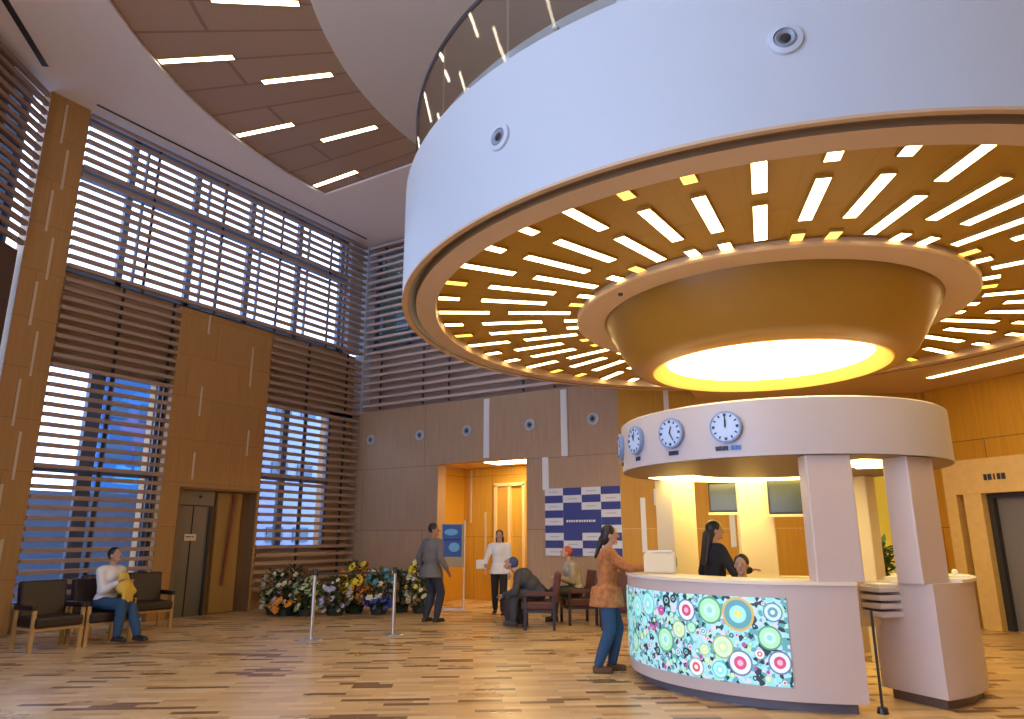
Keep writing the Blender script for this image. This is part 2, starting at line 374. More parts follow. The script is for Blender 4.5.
# windows: frames + glass
def win(name, axis, a0, a1, z0, z1, at, mull, thin, trans, glass, wide=0.12, fm=None):
    """glazed wall bay; axis 'Y' (left wall) or 'X' (back wall)"""
    fm = fm or M_frame
    mb = MB()
    def bar(c, zc, L_, H_, dpt=0.1):
        if axis == 'Y': mb.box((at, c, zc), (dpt, L_, H_))
        else: mb.box((c, at, zc), (L_, dpt, H_))
    for c in (a0+0.04, a1-0.04): bar(c, (z0+z1)/2, 0.08, z1-z0)
    for zc in (z0+0.04, z1-0.04): bar((a0+a1)/2, zc, a1-a0, 0.08)
    for c in mull: bar(c, (z0+z1)/2, wide, z1-z0)
    for c in thin: bar(c, (z0+z1)/2, 0.045, z1-z0, 0.06)
    for z, h in trans: bar((a0+a1)/2, z, a1-a0, h, 0.14)
    o = st(mb.build(name, fm))
    g = MB()
    if axis == 'Y': g.box((at-0.02, (a0+a1)/2, (z0+z1)/2), (0.012, a1-a0-0.1, z1-z0-0.1))
    else: g.box(((a0+a1)/2, at+0.02, (z0+z1)/2), (a1-a0-0.1, 0.012, z1-z0-0.1))
    g.build('pane', glass, o)
    return o
M_fb = mat('window_frame_blue', (0.14, 0.22, 0.36), 0.5)
win('window_1', 'Y', 5.88, 12.9, 6.18, 9.29, -13.2, (6.92, 8.35, 9.8, 11.25, 12.7), (7.2, 8.65, 10.1, 11.55, 9.05), ((8.15, 0.2),), M_glass, fm=M_fb)
win('window_2', 'Y', 5.85, 8.08, 0.4, 4.5, -13.2, (6.82,), (7.1,), ((2.66, 0.12),), M_glass, wide=0.26)
win('window_3', 'Y', 10.45, 12.62, 1.24, 4.5, -13.2, (11.22,), (11.85, ), ((2.82, 0.1),), M_glass, wide=0.16)
win('window_4', 'X', -12.85, -6.0, 6.36, 9.22, YB+0.36, (-11.6, -10.2, -8.8, -7.4), (), ((8.15, 0.16),), M_glassb)
# diagonal window above
mb = MB(); L5 = 7.4; angd = math.atan2(dW.y, dW.x)
for s_ in (0.05, 0.9, 2.1, 3.4, 4.7, 6.0, 7.3): x, y = dw(s_, 0.35); mb.box((x, y, 7.7), (0.08, 0.1, 3.0), angd)
for z in (6.24, 8.15, 9.2): x, y = dw(3.7, 0.35); mb.box((x, y, z), (7.4, 0.1, 0.1), angd)
o = st(mb.build('window_5', M_fb)); x, y = dw(3.7, 0.38)
x, y = dw(0.42, 0.38); MB().box((x, y, 7.7), (0.85, 0.012, 2.9), angd).build('pane', glass_mat('window_glass_blue', (0.12, 0.17, 0.21), 0.5), o)

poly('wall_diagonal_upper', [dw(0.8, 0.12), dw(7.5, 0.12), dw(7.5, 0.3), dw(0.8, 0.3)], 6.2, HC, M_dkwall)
# louver screens
def louvers(label, axis, a0, a1, z0, z1, at, pitch, posts, m=M_slat, h=0.068, d=0.085):
    if axis == 'Y': t = thing('louver_screen', label, 'louver screen', (at, (a0+a1)/2, z0), 0, None)
    else: t = thing('louver_screen', label, 'louver screen', ((a0+a1)/2, at, z0))
    mb = MB(); nn = int(round((z1-z0)/pitch))
    for i in range(nn):
        z = pitch*(i+0.5)
        mb.box((0, 0, z), (d, a1-a0, h) if axis == 'Y' else (a1-a0, d, h))
    mb.build('slats', m, t)
    for p in posts:
        q = p-(a0+a1)/2
        MB().box((0, 0, 0), (0.03, 0.05, z1-z0) if axis == 'Y' else (0.04, 0.03, z1-z0)).build('post', M_dark, t).location = \
            (-0.06, q, (z1-z0)/2) if axis == 'Y' else (q, 0.06, (z1-z0)/2)
    return t
louvers('brown horizontal louver screen across the long upper window of the left wall', 'Y', 5.86, 13.33, 6.12, 9.25, XL, 0.176, (7.3, 8.9, 10.5, 12.1), M_slat)
louvers('brown louver screen from the tan pier to the lift panel, behind the seated man', 'Y', 5.86, 8.11, 0.35, 6.1, XL, 0.172, (6.95, 8.0))
louvers('brown louver screen between the lift panel and the room corner, behind the bouquets', 'Y', 10.42, 13.33, 0.35, 6.1, XL, 0.172, (11.6, 12.9))
louvers('grey brown louver screen high on the back wall above the panels', 'X', -12.82, -5.72, 4.68, 9.25, YB, 0.2, (-12.3, -10.9, -10.1, -8.0, -7.2), mat('louver_grey', (0.58, 0.45, 0.40), 0.6))
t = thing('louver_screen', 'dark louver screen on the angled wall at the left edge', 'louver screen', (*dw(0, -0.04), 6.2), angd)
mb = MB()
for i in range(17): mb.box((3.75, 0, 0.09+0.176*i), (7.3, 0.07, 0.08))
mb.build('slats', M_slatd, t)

# things outside the windows
M_bb = bpy.data.materials.new('blue_facade'); M_bb.use_nodes = True
nt = M_bb.node_tree; b = nt.nodes['Principled BSDF']; g = nt.nodes.new('ShaderNodeNewGeometry')
mp = nt.nodes.new('ShaderNodeMapping'); mp.inputs['Rotation'].default_value = (0, R(90), 0); nt.links.new(g.outputs['Position'], mp.inputs[0])
v = nt.nodes.new('ShaderNodeTexVoronoi'); v.inputs['Scale'].default_value = 1.6; v.distance = 'CHEBYCHEV'
nt.links.new(g.outputs['Position'], v.inputs['Vector'])
rp = nt.nodes.new('ShaderNodeValToRGB'); e = rp.color_ramp.elements; rp.color_ramp.interpolation = 'CONSTANT'
e[0].position = 0; e[0].color = (0.02, 0.16, 0.42, 1); e[1].position = 0.5; e[1].color = (0.015, 0.10, 0.28, 1)
for p, c_ in ((0.72, (0.12, 0.12, 0.30)), (0.82, (0.05, 0.35, 0.6)), (0.93, (0.5, 0.75, 0.8))): k_ = e.new(p); k_.color = (*c_, 1)
nt.links.new(v.outputs['Color'], rp.inputs[0]); nt.links.new(rp.outputs[0], b.inputs['Base Color']); b.inputs['Roughness'].default_value = 0.5
def building(label, x0, x1, y0, y1, h, m, rows, cols, face):
    t = thing('office_building', label, 'building', ((x0+x1)/2, (y0+y1)/2, -0.2), group='buildings outside the windows')
    MB().box((0, 0, h/2), (x1-x0, y1-y0, h)).build('facade', m, t)
    MB().box((0, 0, h+0.1), (x1-x0+0.3, y1-y0+0.3, 0.2)).build('roof', M_dark, t)
    for r in range(rows):
        for c_ in range(cols):
            mb = MB(); z = 1.0+(h-1.4)*(r+0.3)/rows
            if face == 'E': mb.box(((x1-x0)/2+0.02, -(y1-y0)/2+(y1-y0)*(c_+0.5)/cols, z), (0.06, (y1-y0)/cols*0.6, 0.6))
            else: mb.box((-(x1-x0)/2+(x1-x0)*(c_+0.5)/cols, -(y1-y0)/2-0.02, z), ((x1-x0)/cols*0.6, 0.06, 0.6))
            mb.build('window', mat('far_window', (0.05, 0.12, 0.2), 0.2), t)
    return t
building('blue glazed building outside the lower left window', -25.2, -24, 12.7, 18.1, 7.4, M_bb, 4, 5, 'E')
building('pale blue building outside the window behind the flowers', -25.2, -24.5, 18.6, 27, 9.5, mat('pale_blue_facade', (0.30, 0.40, 0.58), 0.7), 3, 6, 'E')
building('dark grey building outside the high back window', -17.0, -5, 17.3, 23, 13, mat('grey_facade', (0.045, 0.06, 0.045), 0.8, noise=0.4, nscale=1.0), 5, 8, 'S')
poly('ground', [(-40, -20), (-13.6, -20), (-13.6, 17.2), (-13.6, 30), (-40, 30)], -0.35, -0.2, mat('outside_ground', (0.12, 0.16, 0.22), 0.8))
st(MB().box((-16.2, 8.2, 1.1), (0.2, 8, 2.7)).build('garden_wall', mat('outside_wall', (0.10, 0.17, 0.30), 0.8)))

# ------------------------------------------------------------------ lift niche, right portal, corridor door
o = MB()
o.box((-13.17, 9.45, 1.235), (0.06, 1.95, 2.47)); o.box((-13.05, 8.53, 1.235), (0.3, 0.06, 2.47)); o.box((-13.05, 10.36, 1.235), (0.3, 0.04, 2.47)); o.box((-13.05, 9.45, 2.45), (0.3, 1.9, 0.05))
st(o.build('wall_niche', mat('niche_wood', (0.23, 0.13, 0.055), 0.5)))
t = st(MB().box((-13.1, 8.98, 1.05), (0.05, 0.78, 2.1)).box((-13.1, 8.98, 2.28), (0.07, 0.9, 0.3)).build('door_1', mat('lift_steel', (0.22, 0.20, 0.17), 0.35, metal=0.5)))
MB().box((-13.06, 8.62, 1.05), (0.06, 0.05, 2.1)).box((-13.06, 9.36, 1.05), (0.06, 0.05, 2.1)).build('door_frame', M_dark, t)
MB().box((-13.065, 8.98, 1.05), (0.02, 0.012, 2.1)).build('door_seam', M_black, t)
MB().lathe([(0.001, 0), (0.03, 0), (0.03, 0.02), (0.001, 0.02)], (0, 0, 0), n=16).build('indicator_lamp', M_black, t).matrix_local = Matrix.Translation((-13.06, 9.1, 2.3)) @ Matrix.Rotation(R(90), 4, 'Y')
t = thing('wall_panel', 'ochre board with a slanting dark red edge in the lift niche', 'panel', (-13.1, 9.85, 0))
MB().prism([(-0.02, -0.33), (0.05, -0.33), (0.05, 0.25), (-0.02, 0.25)], 0.02, 2.40).build('board', mat('ochre_board', (0.34, 0.19, 0.05), 0.5), t)
MB().tube([(0.09, -0.10, 0.55), (0.09, 0.03, 2.38)], 0.028).build('red_bar', mat('dark_red', (0.22, 0.03, 0.015), 0.4), t)
t = thing('notice_plate', 'small pale notice on the grey lift door', 'sign', (-13.06, 8.96, 1.5))
MB().box((0, 0, 0), (0.012, 0.26, 0.13)).build('plate', mat('cream_card', (0.75, 0.62, 0.42), 0.6), t)
MB().box((0.009, -0.05, 0.012), (0.004, 0.1, 0.022)).box((0.009, 0.05, 0.012), (0.004, 0.05, 0.022)).build('lettering', M_ink, t)

def rwp(s, off=0.0):
    q = B0+DR*s+Vector((DR.y, -DR.x))*off; return (q.x, q.y)
angr = math.atan2(DR.y, DR.x)
if Vector((DR.y, -DR.x)).dot(Vector((0, -1))) < 0: pass
mb = MB()
def rbox(s0, s1, z0, z1, o0, o1):
    x, y = rwp((s0+s1)/2, (o0+o1)/2); mb.box((x, y, (z0+z1)/2), (s1-s0, o1-o0, z1-z0), angr)
mb.b.free(); mb.b = bmesh.new()
rbox(0.42, 4.2, 2.2, 2.78, 0.0, 0.35); rbox(0.42, 0.62, 0.0, 2.2, 0.0, 0.35); rbox(0.74, 1.05, 0.0, 2.2, 0.0, 0.34); rbox(3.6, 4.2, 0, 2.2, 0, 0.35)
st(mb.build('wall_right_portal', M_marble))
mb = MB(); rbox(0.62, 0.74, 0.0, 2.2, 0.0, 0.12); st(mb.build('trim_10', M_groove))
mb = MB(); rbox(1.05, 1.15, 0, 2.2, 0.02, 0.2); rbox(1.15, 3.6, 2.12, 2.2, 0.02, 0.2); d2_ = mb
o = st(mb.build('door_2', M_dark))
mb = MB(); rbox(1.15, 3.6, 0, 2.12, 0.04, 0.10); mb.build('door_leaf', mat('grey_door', (0.20, 0.19, 0.20), 0.4), o)
mb = MB()
for i, (w_, h_) in enumerate(((0.05, 0.1), (0.06, 0.1), (0.02, 0.1), (0.05, 0.1), (0.06, 0.1))):
    x, y = rwp(1.18+0.075*i, 0.356); mb.box((x, y, 2.46), (w_, 0.012, h_), angr)
tag(mb.build('wall_lettering', M_ink), 'small dark lettering on the beige stone lintel at the right edge', 'sign')

t = st(MB().box((-9.76, 15.06, 1.38), (0.07, 0.1, 2.76)).box((-9.36, 15.06, 1.38), (0.07, 0.1, 2.76)).box((-9.35, 15.06, 2.76), (0.9, 0.1, 0.08)).box((-8.95, 15.06, 1.38), (0.07, 0.1, 2.76)).build('door_3', mat('pale_door_frame', (0.85, 0.65, 0.32), 0.5)))
MB().box((-9.56, 15.08, 1.35), (0.34, 0.05, 2.7)).build('door_leaf', mat('ochre_door', (0.60, 0.33, 0.05), 0.5), t)
st(MB().box((-10.55, 15.09, 2.5), (0.05, 0.03, 1.3)).box((-10.1, 15.09, 1.35), (0.05, 0.03, 1.5)).build('trim_11', M_stripw))
t = thing('ceiling_light', 'bright recessed light panel in the corridor ceiling', 'light', (-8.7, 14.2, 3.21))
MB().box((0, 0, 0.0), (1.3, 0.6, 0.03)).build('diffuser', M_cled, t); MB().box((0, 0, 0.012), (1.4, 0.7, 0.02)).build('frame', M_strip, t)

# ------------------------------------------------------------------ ring canopy with fascia, rim and bowl lamp
ring = thing('ring_canopy', 'huge round white canopy with slotted ochre underside over the kiosk', 'canopy', (K[0], K[1], 4.15))
MB().lathe([(4.45, 0.0), (4.45, 1.35), (4.25, 1.35), (4.25, 0.12), (4.38, 0.0)], n=160, closed=True).build('fascia', M_white, ring, True)
MB().lathe([(4.375, -0.005), (4.452, -0.02), (4.452, 0.004)], n=160).build('outer_lip', M_rim, ring, True)
MB().lathe([(4.38, -0.015), (4.37, 0.10), (4.29, 0.10), (4.28, -0.015)], n=160).build('shadow_gap', M_groove, ring, True)
MB().lathe([(4.29, -0.02), (4.06, -0.035), (4.04, 0.07)], n=160).build('rim', M_rim, ring, True)
MB().lathe([(4.28, 0.065), (1.9, 0.065)], n=160).build('slotted_ceiling', M_ring, ring, True)
MB().lathe([(4.3, 1.2), (0.01, 1.2), (0.01, 1.3), (4.3, 1.3)], n=120).build('deck', M_disc, ring)
MB().lathe([(2.31, 0.0), (2.31, 0.06), (1.9, 0.06), (1.96, -0.02), (2.29, -0.02)], n=128, closed=True).build('collar', M_rim, ring, True)
bowl = MB().lathe([(1.97, 0.03), (1.95, -0.03), (1.86, -0.2), (1.74, -0.42), (1.64, -0.57), (1.55, -0.645), (1.38, -0.665)], n=128).build('bowl', mat('bowl_veneer', (0.27, 0.14, 0.02), 0.3, noise=0.08, nscale=3), ring, True)
MB().lathe([(1.385, -0.664), (1.365, -0.672), (1.20, -0.555), (1.19, -0.53)], n=128).build('bowl_lip', M_lip, bowl, True)
MB().lathe([(1.195, -0.545), (0.01, -0.545)], n=96).build('diffuser', M_disk, bowl, True)
# small sensor under the collar
MB().lathe([(0.001, -0.03), (0.025, -0.028), (0.03, 0)], (2.14*math.cos(R(238)), 2.14*math.sin(R(238)), -0.015), n=12).build('sensor', M_black, ring)

# strip lights in the ring ceiling
def strip_mesh(L_, W_, m):
    me = MB(); me.box((0, 0, 0), (L_, W_, 0.02)); o = me.build('diffuser', m); return o
def strip_light(name, L_, W_, m, label, group):
    t = thing(name, label, 'light', (0, 0, 0), 0, group)
    d = MB().box((0, 0, 0.0), (L_, W_, 0.02)).build('diffuser', m, t)
    e = 0.005; f = MB()
    for sx in (-1, 1): f.box((sx*(L_/2+e), 0, 0.004), (e*2, W_+4*e, 0.03)); f.box((0, sx*(W_/2+e), 0.004), (L_, e*2, 0.03))
    f.build('frame', mat('slot_edge', (0.45, 0.26, 0.05), 0.6), t)
    return t
rows = {'in': (2.24, 2.47), 'mid': (2.76, 3.53), 'out': (3.79, 4.03), 'la': (2.41, 3.17), 'lb': (3.41, 4.03)}
LB = {'in': 'short strip light next to the collar of the bowl in the ring ceiling',
      'iny': 'short yellow strip light next to the collar of the bowl in the ring ceiling',
      'mid': 'long strip light midway across the ring ceiling between two short ones',
      'out': 'short strip light at the outer rim of the ring ceiling',
      'outy': 'short yellow strip light at the outer rim of the ring ceiling',
      'la': 'long strip light in the inner half of the ring ceiling, running to the collar',
      'lb': 'long strip light running to the outer rim of the ring ceiling'}
protos = {}
NS = 46
for k in range(-18, NS-18):
    a = R(236.2+k*7.69)
    for key in (('la', 'lb') if k % 3 == 0 else ('in', 'mid', 'out')):
        ra, rb = rows[key]; yel = key in ('in', 'out') and (k*7+len(key)) % 5 in (1, 3)
        kk = key+('y' if yel else ''); rm = (ra+rb)/2
        loc = (K[0]+rm*math.cos(a), K[1]+rm*math.sin(a), 4.198)
        g = LB[kk].replace(' strip light', ' strip lights', 1)
        if kk not in protos:
            protos[kk] = strip_light('strip_light', rb-ra, 0.112, M_ledy if yel else M_led, LB[kk], g)
            protos[kk].location = loc; protos[kk].rotation_euler = (0, 0, a)
        else: dup(protos[kk], loc, a, LB[kk])
# strip lights in the crescent: inner and outer rows, alternating
pr = None; pr2 = None
for k in range(-1, 15):
    a = 180+0.4+13.2*k
    if 180 <= a <= 358:
        if pr is None: pr = strip_light('crescent_light', 1.3, 0.11, M_ledc, 'white strip light in the outer row of the brown crescent ceiling', 'outer row of crescent ceiling lights'); q = pr
        else: q = dup(pr, (0, 0, 0), 0, pr['label'])
        rm = 9.5; q.location = (-1.5+rm*math.cos(R(a)), 10.3+rm*math.sin(R(a)), HC+0.055); q.rotation_euler = (0, 0, R(a))
    a = 180+9.0+13.2*k
    if 180 <= a <= 358:
        if pr2 is None: pr2 = strip_light('crescent_light', 1.3, 0.11, M_ledc, 'white strip light in the inner row of the brown crescent ceiling', 'inner row of crescent ceiling lights'); q = pr2
        else: q = dup(pr2, (0, 0, 0), 0, pr2['label'])
        rm = 8.02; q.location = (-1.5+rm*math.cos(R(a)), 10.3+rm*math.sin(R(a)), HC+0.055); q.rotation_euler = (0, 0, R(a))
# linear light in the mezzanine soffit
t = thing('linear_light', 'long white linear light in the soffit before the right wall', 'light', (1.6, 12.53, 4.142), math.atan2(-1.0, 1.27))
MB().box((0, 0, 0), (4.4, 0.10, 0.02)).build('diffuser', M_led, t); MB().box((0, 0, 0.006), (4.5, 0.16, 0.012)).build('frame', M_rim, t)

# glass balustrade on the ring
bal = thing('glass_balustrade', 'curved glass balustrade with thin handrail on top of the white canopy', 'balustrade', (K[0], K[1], 5.5))
MB().lathe([(4.30, 0.0), (4.30, 0.24), (4.22, 0.24), (4.22, 0.0)], n=160, closed=True).build('kerb', M_white, bal, True)
MB().lathe([(4.36, 0.0), (4.36, 0.05), (4.33, 0.05), (4.33, 0.0)], n=160, closed=True).build('base_channel', M_metal, bal, True)
for i in range(24):
    MB().lathe([(4.352, 0.02), (4.352, 1.0), (4.340, 1.0), (4.340, 0.02)], a0=i*15+0.3, a1=i*15+14.7, n=12, closed=True).build('glass_panel', M_bal, bal, True)
hr = MB().lathe([(4.345+0.024*math.cos(R(a)), 1.02+0.024*math.sin(R(a))) for a in range(0, 360, 45)], n=160, closed=True).build('handrail', mat('rail_steel', (0.22, 0.22, 0.26), 0.3, metal=0.8), bal, True)
mb = MB()
for i in range(48):
    a = R(i*7.5+3.5); mb.lathe([(0.001, 0.02), (0.025, 0.02), (0.025, 0)], (0, 0, 0), n=8)
mb.b.free()
for i in range(24):
    a = R(i*15+7.5); o = MB().ell((0, 0, 0), (0.03, 0.03, 0.03), 8, 6).build('clamp', M_metal, bal); o.location = (4.365*math.cos(a), 4.365*math.sin(a), 0.10)

# round air nozzles
def nozzle(label, loc, nrm, r=0.13, group=None):
    t = thing('air_nozzle', label, 'air vent', loc, 0, group)
    t.rotation_euler = Vector(nrm).to_track_quat('Z', 'Y').to_euler()
    MB().lathe([(r*0.62, 0.0), (r*0.66, 0.03), (r*0.95, 0.022), (r, 0.0)], n=32).build('flange', mat('nozzle_white', (0.50, 0.56, 0.66), 0.35), t, True)
    MB().lathe([(0.001, 0.012), (r*0.3, 0.014), (r*0.32, 0.02), (r*0.5, 0.035), (r*0.64, 0.01)], n=32).build('jet_ring', mat('nozzle_grey', (0.30, 0.34, 0.42), 0.3), t, True)
    MB().lathe([(0.001, 0.03), (r*0.3, 0.025)], n=20).build('jet_core', M_black, t, True)
    return t
for a, z, lb in ((-104.84, 4.785, 'round white air nozzle with dark centre on the canopy face, nearer its left end'), (-74.77, 4.79, 'round air nozzle with dark centre on the canopy face at top right')):
    a = R(a); nozzle(lb, (K[0]+4.45*math.cos(a), K[1]+4.45*math.sin(a), z), (math.cos(a), math.sin(a), 0), 0.12)
for x, lb in ((-12.49, 'air nozzle on the back wall nearest the room corner'), (-10.9, 'second air nozzle from the room corner on the back wall'),
              (-9.5, 'air nozzle on the back wall above the middle of the corridor opening'), (-7.8, 'air nozzle on the back wall between the two tall white strips'), (-6.27, 'air nozzle on the back wall right of the taller white strip, above the chequered banner')):
    nozzle(lb, (x, YB-0.002, 3.9), (0, -1, 0), 0.13, 'air nozzles in a row on the back wall')

# ------------------------------------------------------------------ information kiosk
kio = thing('information_kiosk', 'round pale information kiosk with columns and a white ring header', 'kiosk', (K[0], K[1], 0))
MB().lathe([(1.80, 2.25), (1.80, 2.79), (1.77, 2.81), (1.3, 2.81), (1.3, 2.25)], n=128, closed=True).build('header', mat('header_white', (0.52, 0.48, 0.52), 0.4), kio, True)
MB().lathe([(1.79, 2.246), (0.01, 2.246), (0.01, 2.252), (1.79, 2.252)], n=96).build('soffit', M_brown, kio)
so = MB()
so.lathe([(1.0, 2.238), (1.62, 2.238), (1.62, 2.244), (1.0, 2.244)], a0=84, a1=178, n=32, closed=True)
so.lathe([(0.85, 2.238), (1.40, 2.238), (1.40, 2.244), (0.85, 2.244)], a0=-44, a1=6, n=24, closed=True)
so.build('soffit_light', M_kled, kio)
def counter(a0, a1, n):
    t0 = MB().lathe([(1.80, 0.09), (1.80, 1.07), (1.60, 1.07), (1.60, 0.09)], a0=a0, a1=a1, n=n, closed=True)
    return t0
counter(-163, -60, 60).build('front_counter', M_kiosk, kio, True)
MB().lathe([(1.70, 0.0), (1.70, 0.09), (1.55, 0.09), (1.55, 0.0)], a0=-160, a1=-62, n=60, closed=True).build('front_plinth', mat('plinth_grey', (0.14, 0.13, 0.16), 0.4), kio, True)
MB().lathe([(1.82, 1.07), (1.82, 1.10), (1.25, 1.10), (1.25, 1.07)], a0=-163, a1=-60, n=60, closed=True).build('countertop', mat('countertop', (0.80, 0.72, 0.62), 0.35), kio, True)
MB().lathe([(1.55, 0.74), (1.55, 0.77), (0.95, 0.77), (0.95, 0.74)], a0=-160, a1=-70, n=40, closed=True).build('work_surface', M_kioskin, kio, True)
# right desk unit, from the passage round to the back
MB().lathe([(1.80, 0.09), (1.80, 1.07), (1.12, 1.07), (1.12, 0.09)], a0=-35, a1=20, n=40, closed=True).build('side_counter', M_kiosk, kio, True)
MB().lathe([(1.74, 0.0), (1.74, 0.09), (1.2, 0.09), (1.2, 0.0)], a0=-33, a1=19, n=40, closed=True).build('side_plinth', mat('plinth_brown', (0.13, 0.08, 0.06), 0.4), kio, True)
MB().lathe([(1.83, 1.07), (1.83, 1.10), (1.10, 1.10), (1.10, 1.07)], a0=-21, a1=21, n=32, closed=True).build('side_top', MATS['countertop'], kio, True)
# low rear counter with pigeonholes
MB().lathe([(1.80, 0.09), (1.80, 0.98), (1.45, 0.98), (1.45, 0.09)], a0=70, a1=196, n=60, closed=True).build('rear_counter', M_kioskin, kio, True)
mb = MB()
for a in (92, 97, 102): x, y = 1.44*math.cos(R(a)), 1.44*math.sin(R(a)); mb.box((x, y, 0.86), (0.10, 0.02, 0.13), R(a-90))
mb.build('pigeonholes', M_brown, kio)
# columns: bent boards (two faces each)
def column(a, wdt=0.44, dep=0.26, r=1.62, m=M_kiosk, z0=0.98):
    c_ = Vector((r*math.cos(R(a)), r*math.sin(R(a))))
    MB().box((c_.x, c_.y, (z0+2.25)/2), (dep, wdt, 2.25-z0), R(a), bev=0.015).build('column', m, kio)
column(-63.5, 0.42, 0.24, 1.63, z0=1.09); column(-29.5, 0.42, 0.26, 1.60, z0=1.06); column(113.5, 0.46, 0.26, 1.6, M_kioskin, 0.97); column(157, 0.46, 0.30, 1.6, M_kioskin, 0.97)
column(62, 0.2, 0.2, 1.62, M_kioskin, 0.0)
# clocks on the header
def clock(label, a, hands, marks, blue=False):
    t = thing('wall_clock', label, 'clock', (K[0]+1.80*math.cos(R(a)), K[1]+1.80*math.sin(R(a)), 2.545), 0, 'clocks on the kiosk header')
    t.rotation_euler = (R(90), 0, R(a)+R(90))       # local z points out, local y up
    MB().lathe([(0.001, 0.0), (0.155, 0.0), (0.158, 0.045), (0.14, 0.05)], n=40).build('casing', mat('clock_casing', (0.22, 0.33, 0.62), 0.35), t, True)
    MB().lathe([(0.001, 0.046), (0.142, 0.046)], n=40).build('dial', mat('clock_dial', (0.48, 0.64, 0.95), 0.4), t)
    mb = MB()
    for h in range(12):
        aa = R(30*h); mb.box((0.118*math.sin(aa), 0.118*math.cos(aa), 0.05), (0.014 if h % 3 else 0.026, 0.026, 0.004), -aa)
    mb.build('numerals', M_ink, t)
    for hn, (ang, ln, w_) in zip(('hour_hand', 'minute_hand'), hands):
        aa = R(ang); MB().box((math.sin(aa)*ln/2*0.85, math.cos(aa)*ln/2*0.85, 0.056), (w_, ln, 0.004), -aa).build(hn, M_ink, t)
    mb = MB(); x = -sum(w_ for w_, _ in marks)/2
    for w_, h_ in marks:
        mb.mi = 0 if h_ > 0 else 1
        if w_ > 0.02: mb.box((x+w_/2, -0.205, 0.006), (w_*0.8, 0.042, 0.01)); mb.mi = mb.mi
        x += w_
    l = mb.build('city_lettering', [M_ink, mat('blue_ink', (0.05, 0.20, 0.55), 0.5)], t)
    return t
bl = [(0.035, 1), (0.03, 1), (0.035, 1), (0.03, 1)]
clock('blue rimmed round clock nearest the front of the header, hands at twelve', -92.5, ((2, 0.075, 0.014), (0, 0.115, 0.010)), bl+[(0.02, 1), (0.035, -1), (0.035, -1), (0.035, -1)])
clock('middle round clock on the header between two others', -112, ((20, 0.075, 0.014), (150, 0.10, 0.010)), bl)
clock('round clock seen at a slant near the left end of the header', -131.5, ((-20, 0.075, 0.014), (10, 0.10, 0.010)), bl[:3])
clock('round clock seen edge on at the far left end of the header', -152, ((60, 0.075, 0.014), (200, 0.10, 0.010)), bl[:3])

# mosaic light display on the counter
disp = thing('mosaic_display', 'curved backlit display of coloured circles on the kiosk counter', 'display', (K[0], K[1], 0))
def em(name, c_, s_=1.0): return mat(name, c_, 0.3, emit=c_, es=s_)
m_dispbg = bpy.data.materials.new('mosaic_background'); m_dispbg.use_nodes = True
nt = m_dispbg.node_tree; b = nt.nodes['Principled BSDF']; g = nt.nodes.new('ShaderNodeNewGeometry')
v = nt.nodes.new('ShaderNodeTexVoronoi'); v.inputs['Scale'].default_value = 26; nt.links.new(g.outputs['Position'], v.inputs['Vector'])
rp = nt.nodes.new('ShaderNodeValToRGB'); rp.color_ramp.interpolation = 'CONSTANT'; e = rp.color_ramp.elements
e[0].position = 0; e[0].color = (0.02, 0.05, 0.07, 1); e[1].position = 0.26; e[1].color = (0.30, 0.75, 0.78, 1)
for p, c_ in ((0.42, (0.45, 0.75, 0.85)), (0.58, (0.70, 0.68, 0.9)), (0.66, (0.12, 0.40, 0.45)), (0.84, (0.45, 0.8, 0.50))): k_ = e.new(p); k_.color = (*c_, 1)
nt.links.new(v.outputs['Color'], rp.inputs[0]); nt.links.new(rp.outputs[0], b.inputs['Base Color']); nt.links.new(rp.outputs[0], b.inputs['Emission Color']); b.inputs['Emission Strength'].default_value = 0.22
MB().lathe([(1.803, 0.2), (1.812, 0.21), (1.812, 0.945), (1.803, 0.955)], a0=-160, a1=-79.5, n=80).build('screen', m_dispbg, disp, True)
pal = dict(teal=((0.10, 0.55, 0.55), (0.45, 0.9, 0.85), (0.25, 0.75, 0.75), (0.8, 0.95, 0.9)), green=((0.10, 0.35, 0.2), (0.40, 0.80, 0.5), (0.55, 0.9, 0.75), (0.3, 0.7, 0.65)),
           ring=((0.65, 0.45, 0.10), (0.10, 0.35, 0.4), (0.35, 0.8, 0.85), (0.7, 0.75, 0.2)), pink=((0.15, 0.2, 0.35), (0.75, 0.85, 0.95), (0.65, 0.08, 0.20), (0.95, 0.5, 0.6)),
           yell=((0.35, 0.5, 0.15), (0.65, 0.85, 0.6), (0.55, 0.8, 0.45), (0.85, 0.9, 0.55)), red=((0.3, 0.4, 0.4), (0.85, 0.88, 0.88), (0.7, 0.12, 0.15), (0.9, 0.9, 0.9)),
           mix=((0.1, 0.3, 0.35), (0.6, 0.8, 0.8), (0.1, 0.35, 0.5), (0.8, 0.85, 0.6)), mag=((0.2, 0.05, 0.2), (0.6, 0.1, 0.4), (0.5, 0.05, 0.3), (0.9, 0.5, 0.7)),
           dark=((0.01, 0.02, 0.03), (0.02, 0.03, 0.05), (0.3, 0.6, 0.6), (0.02, 0.02, 0.03)))
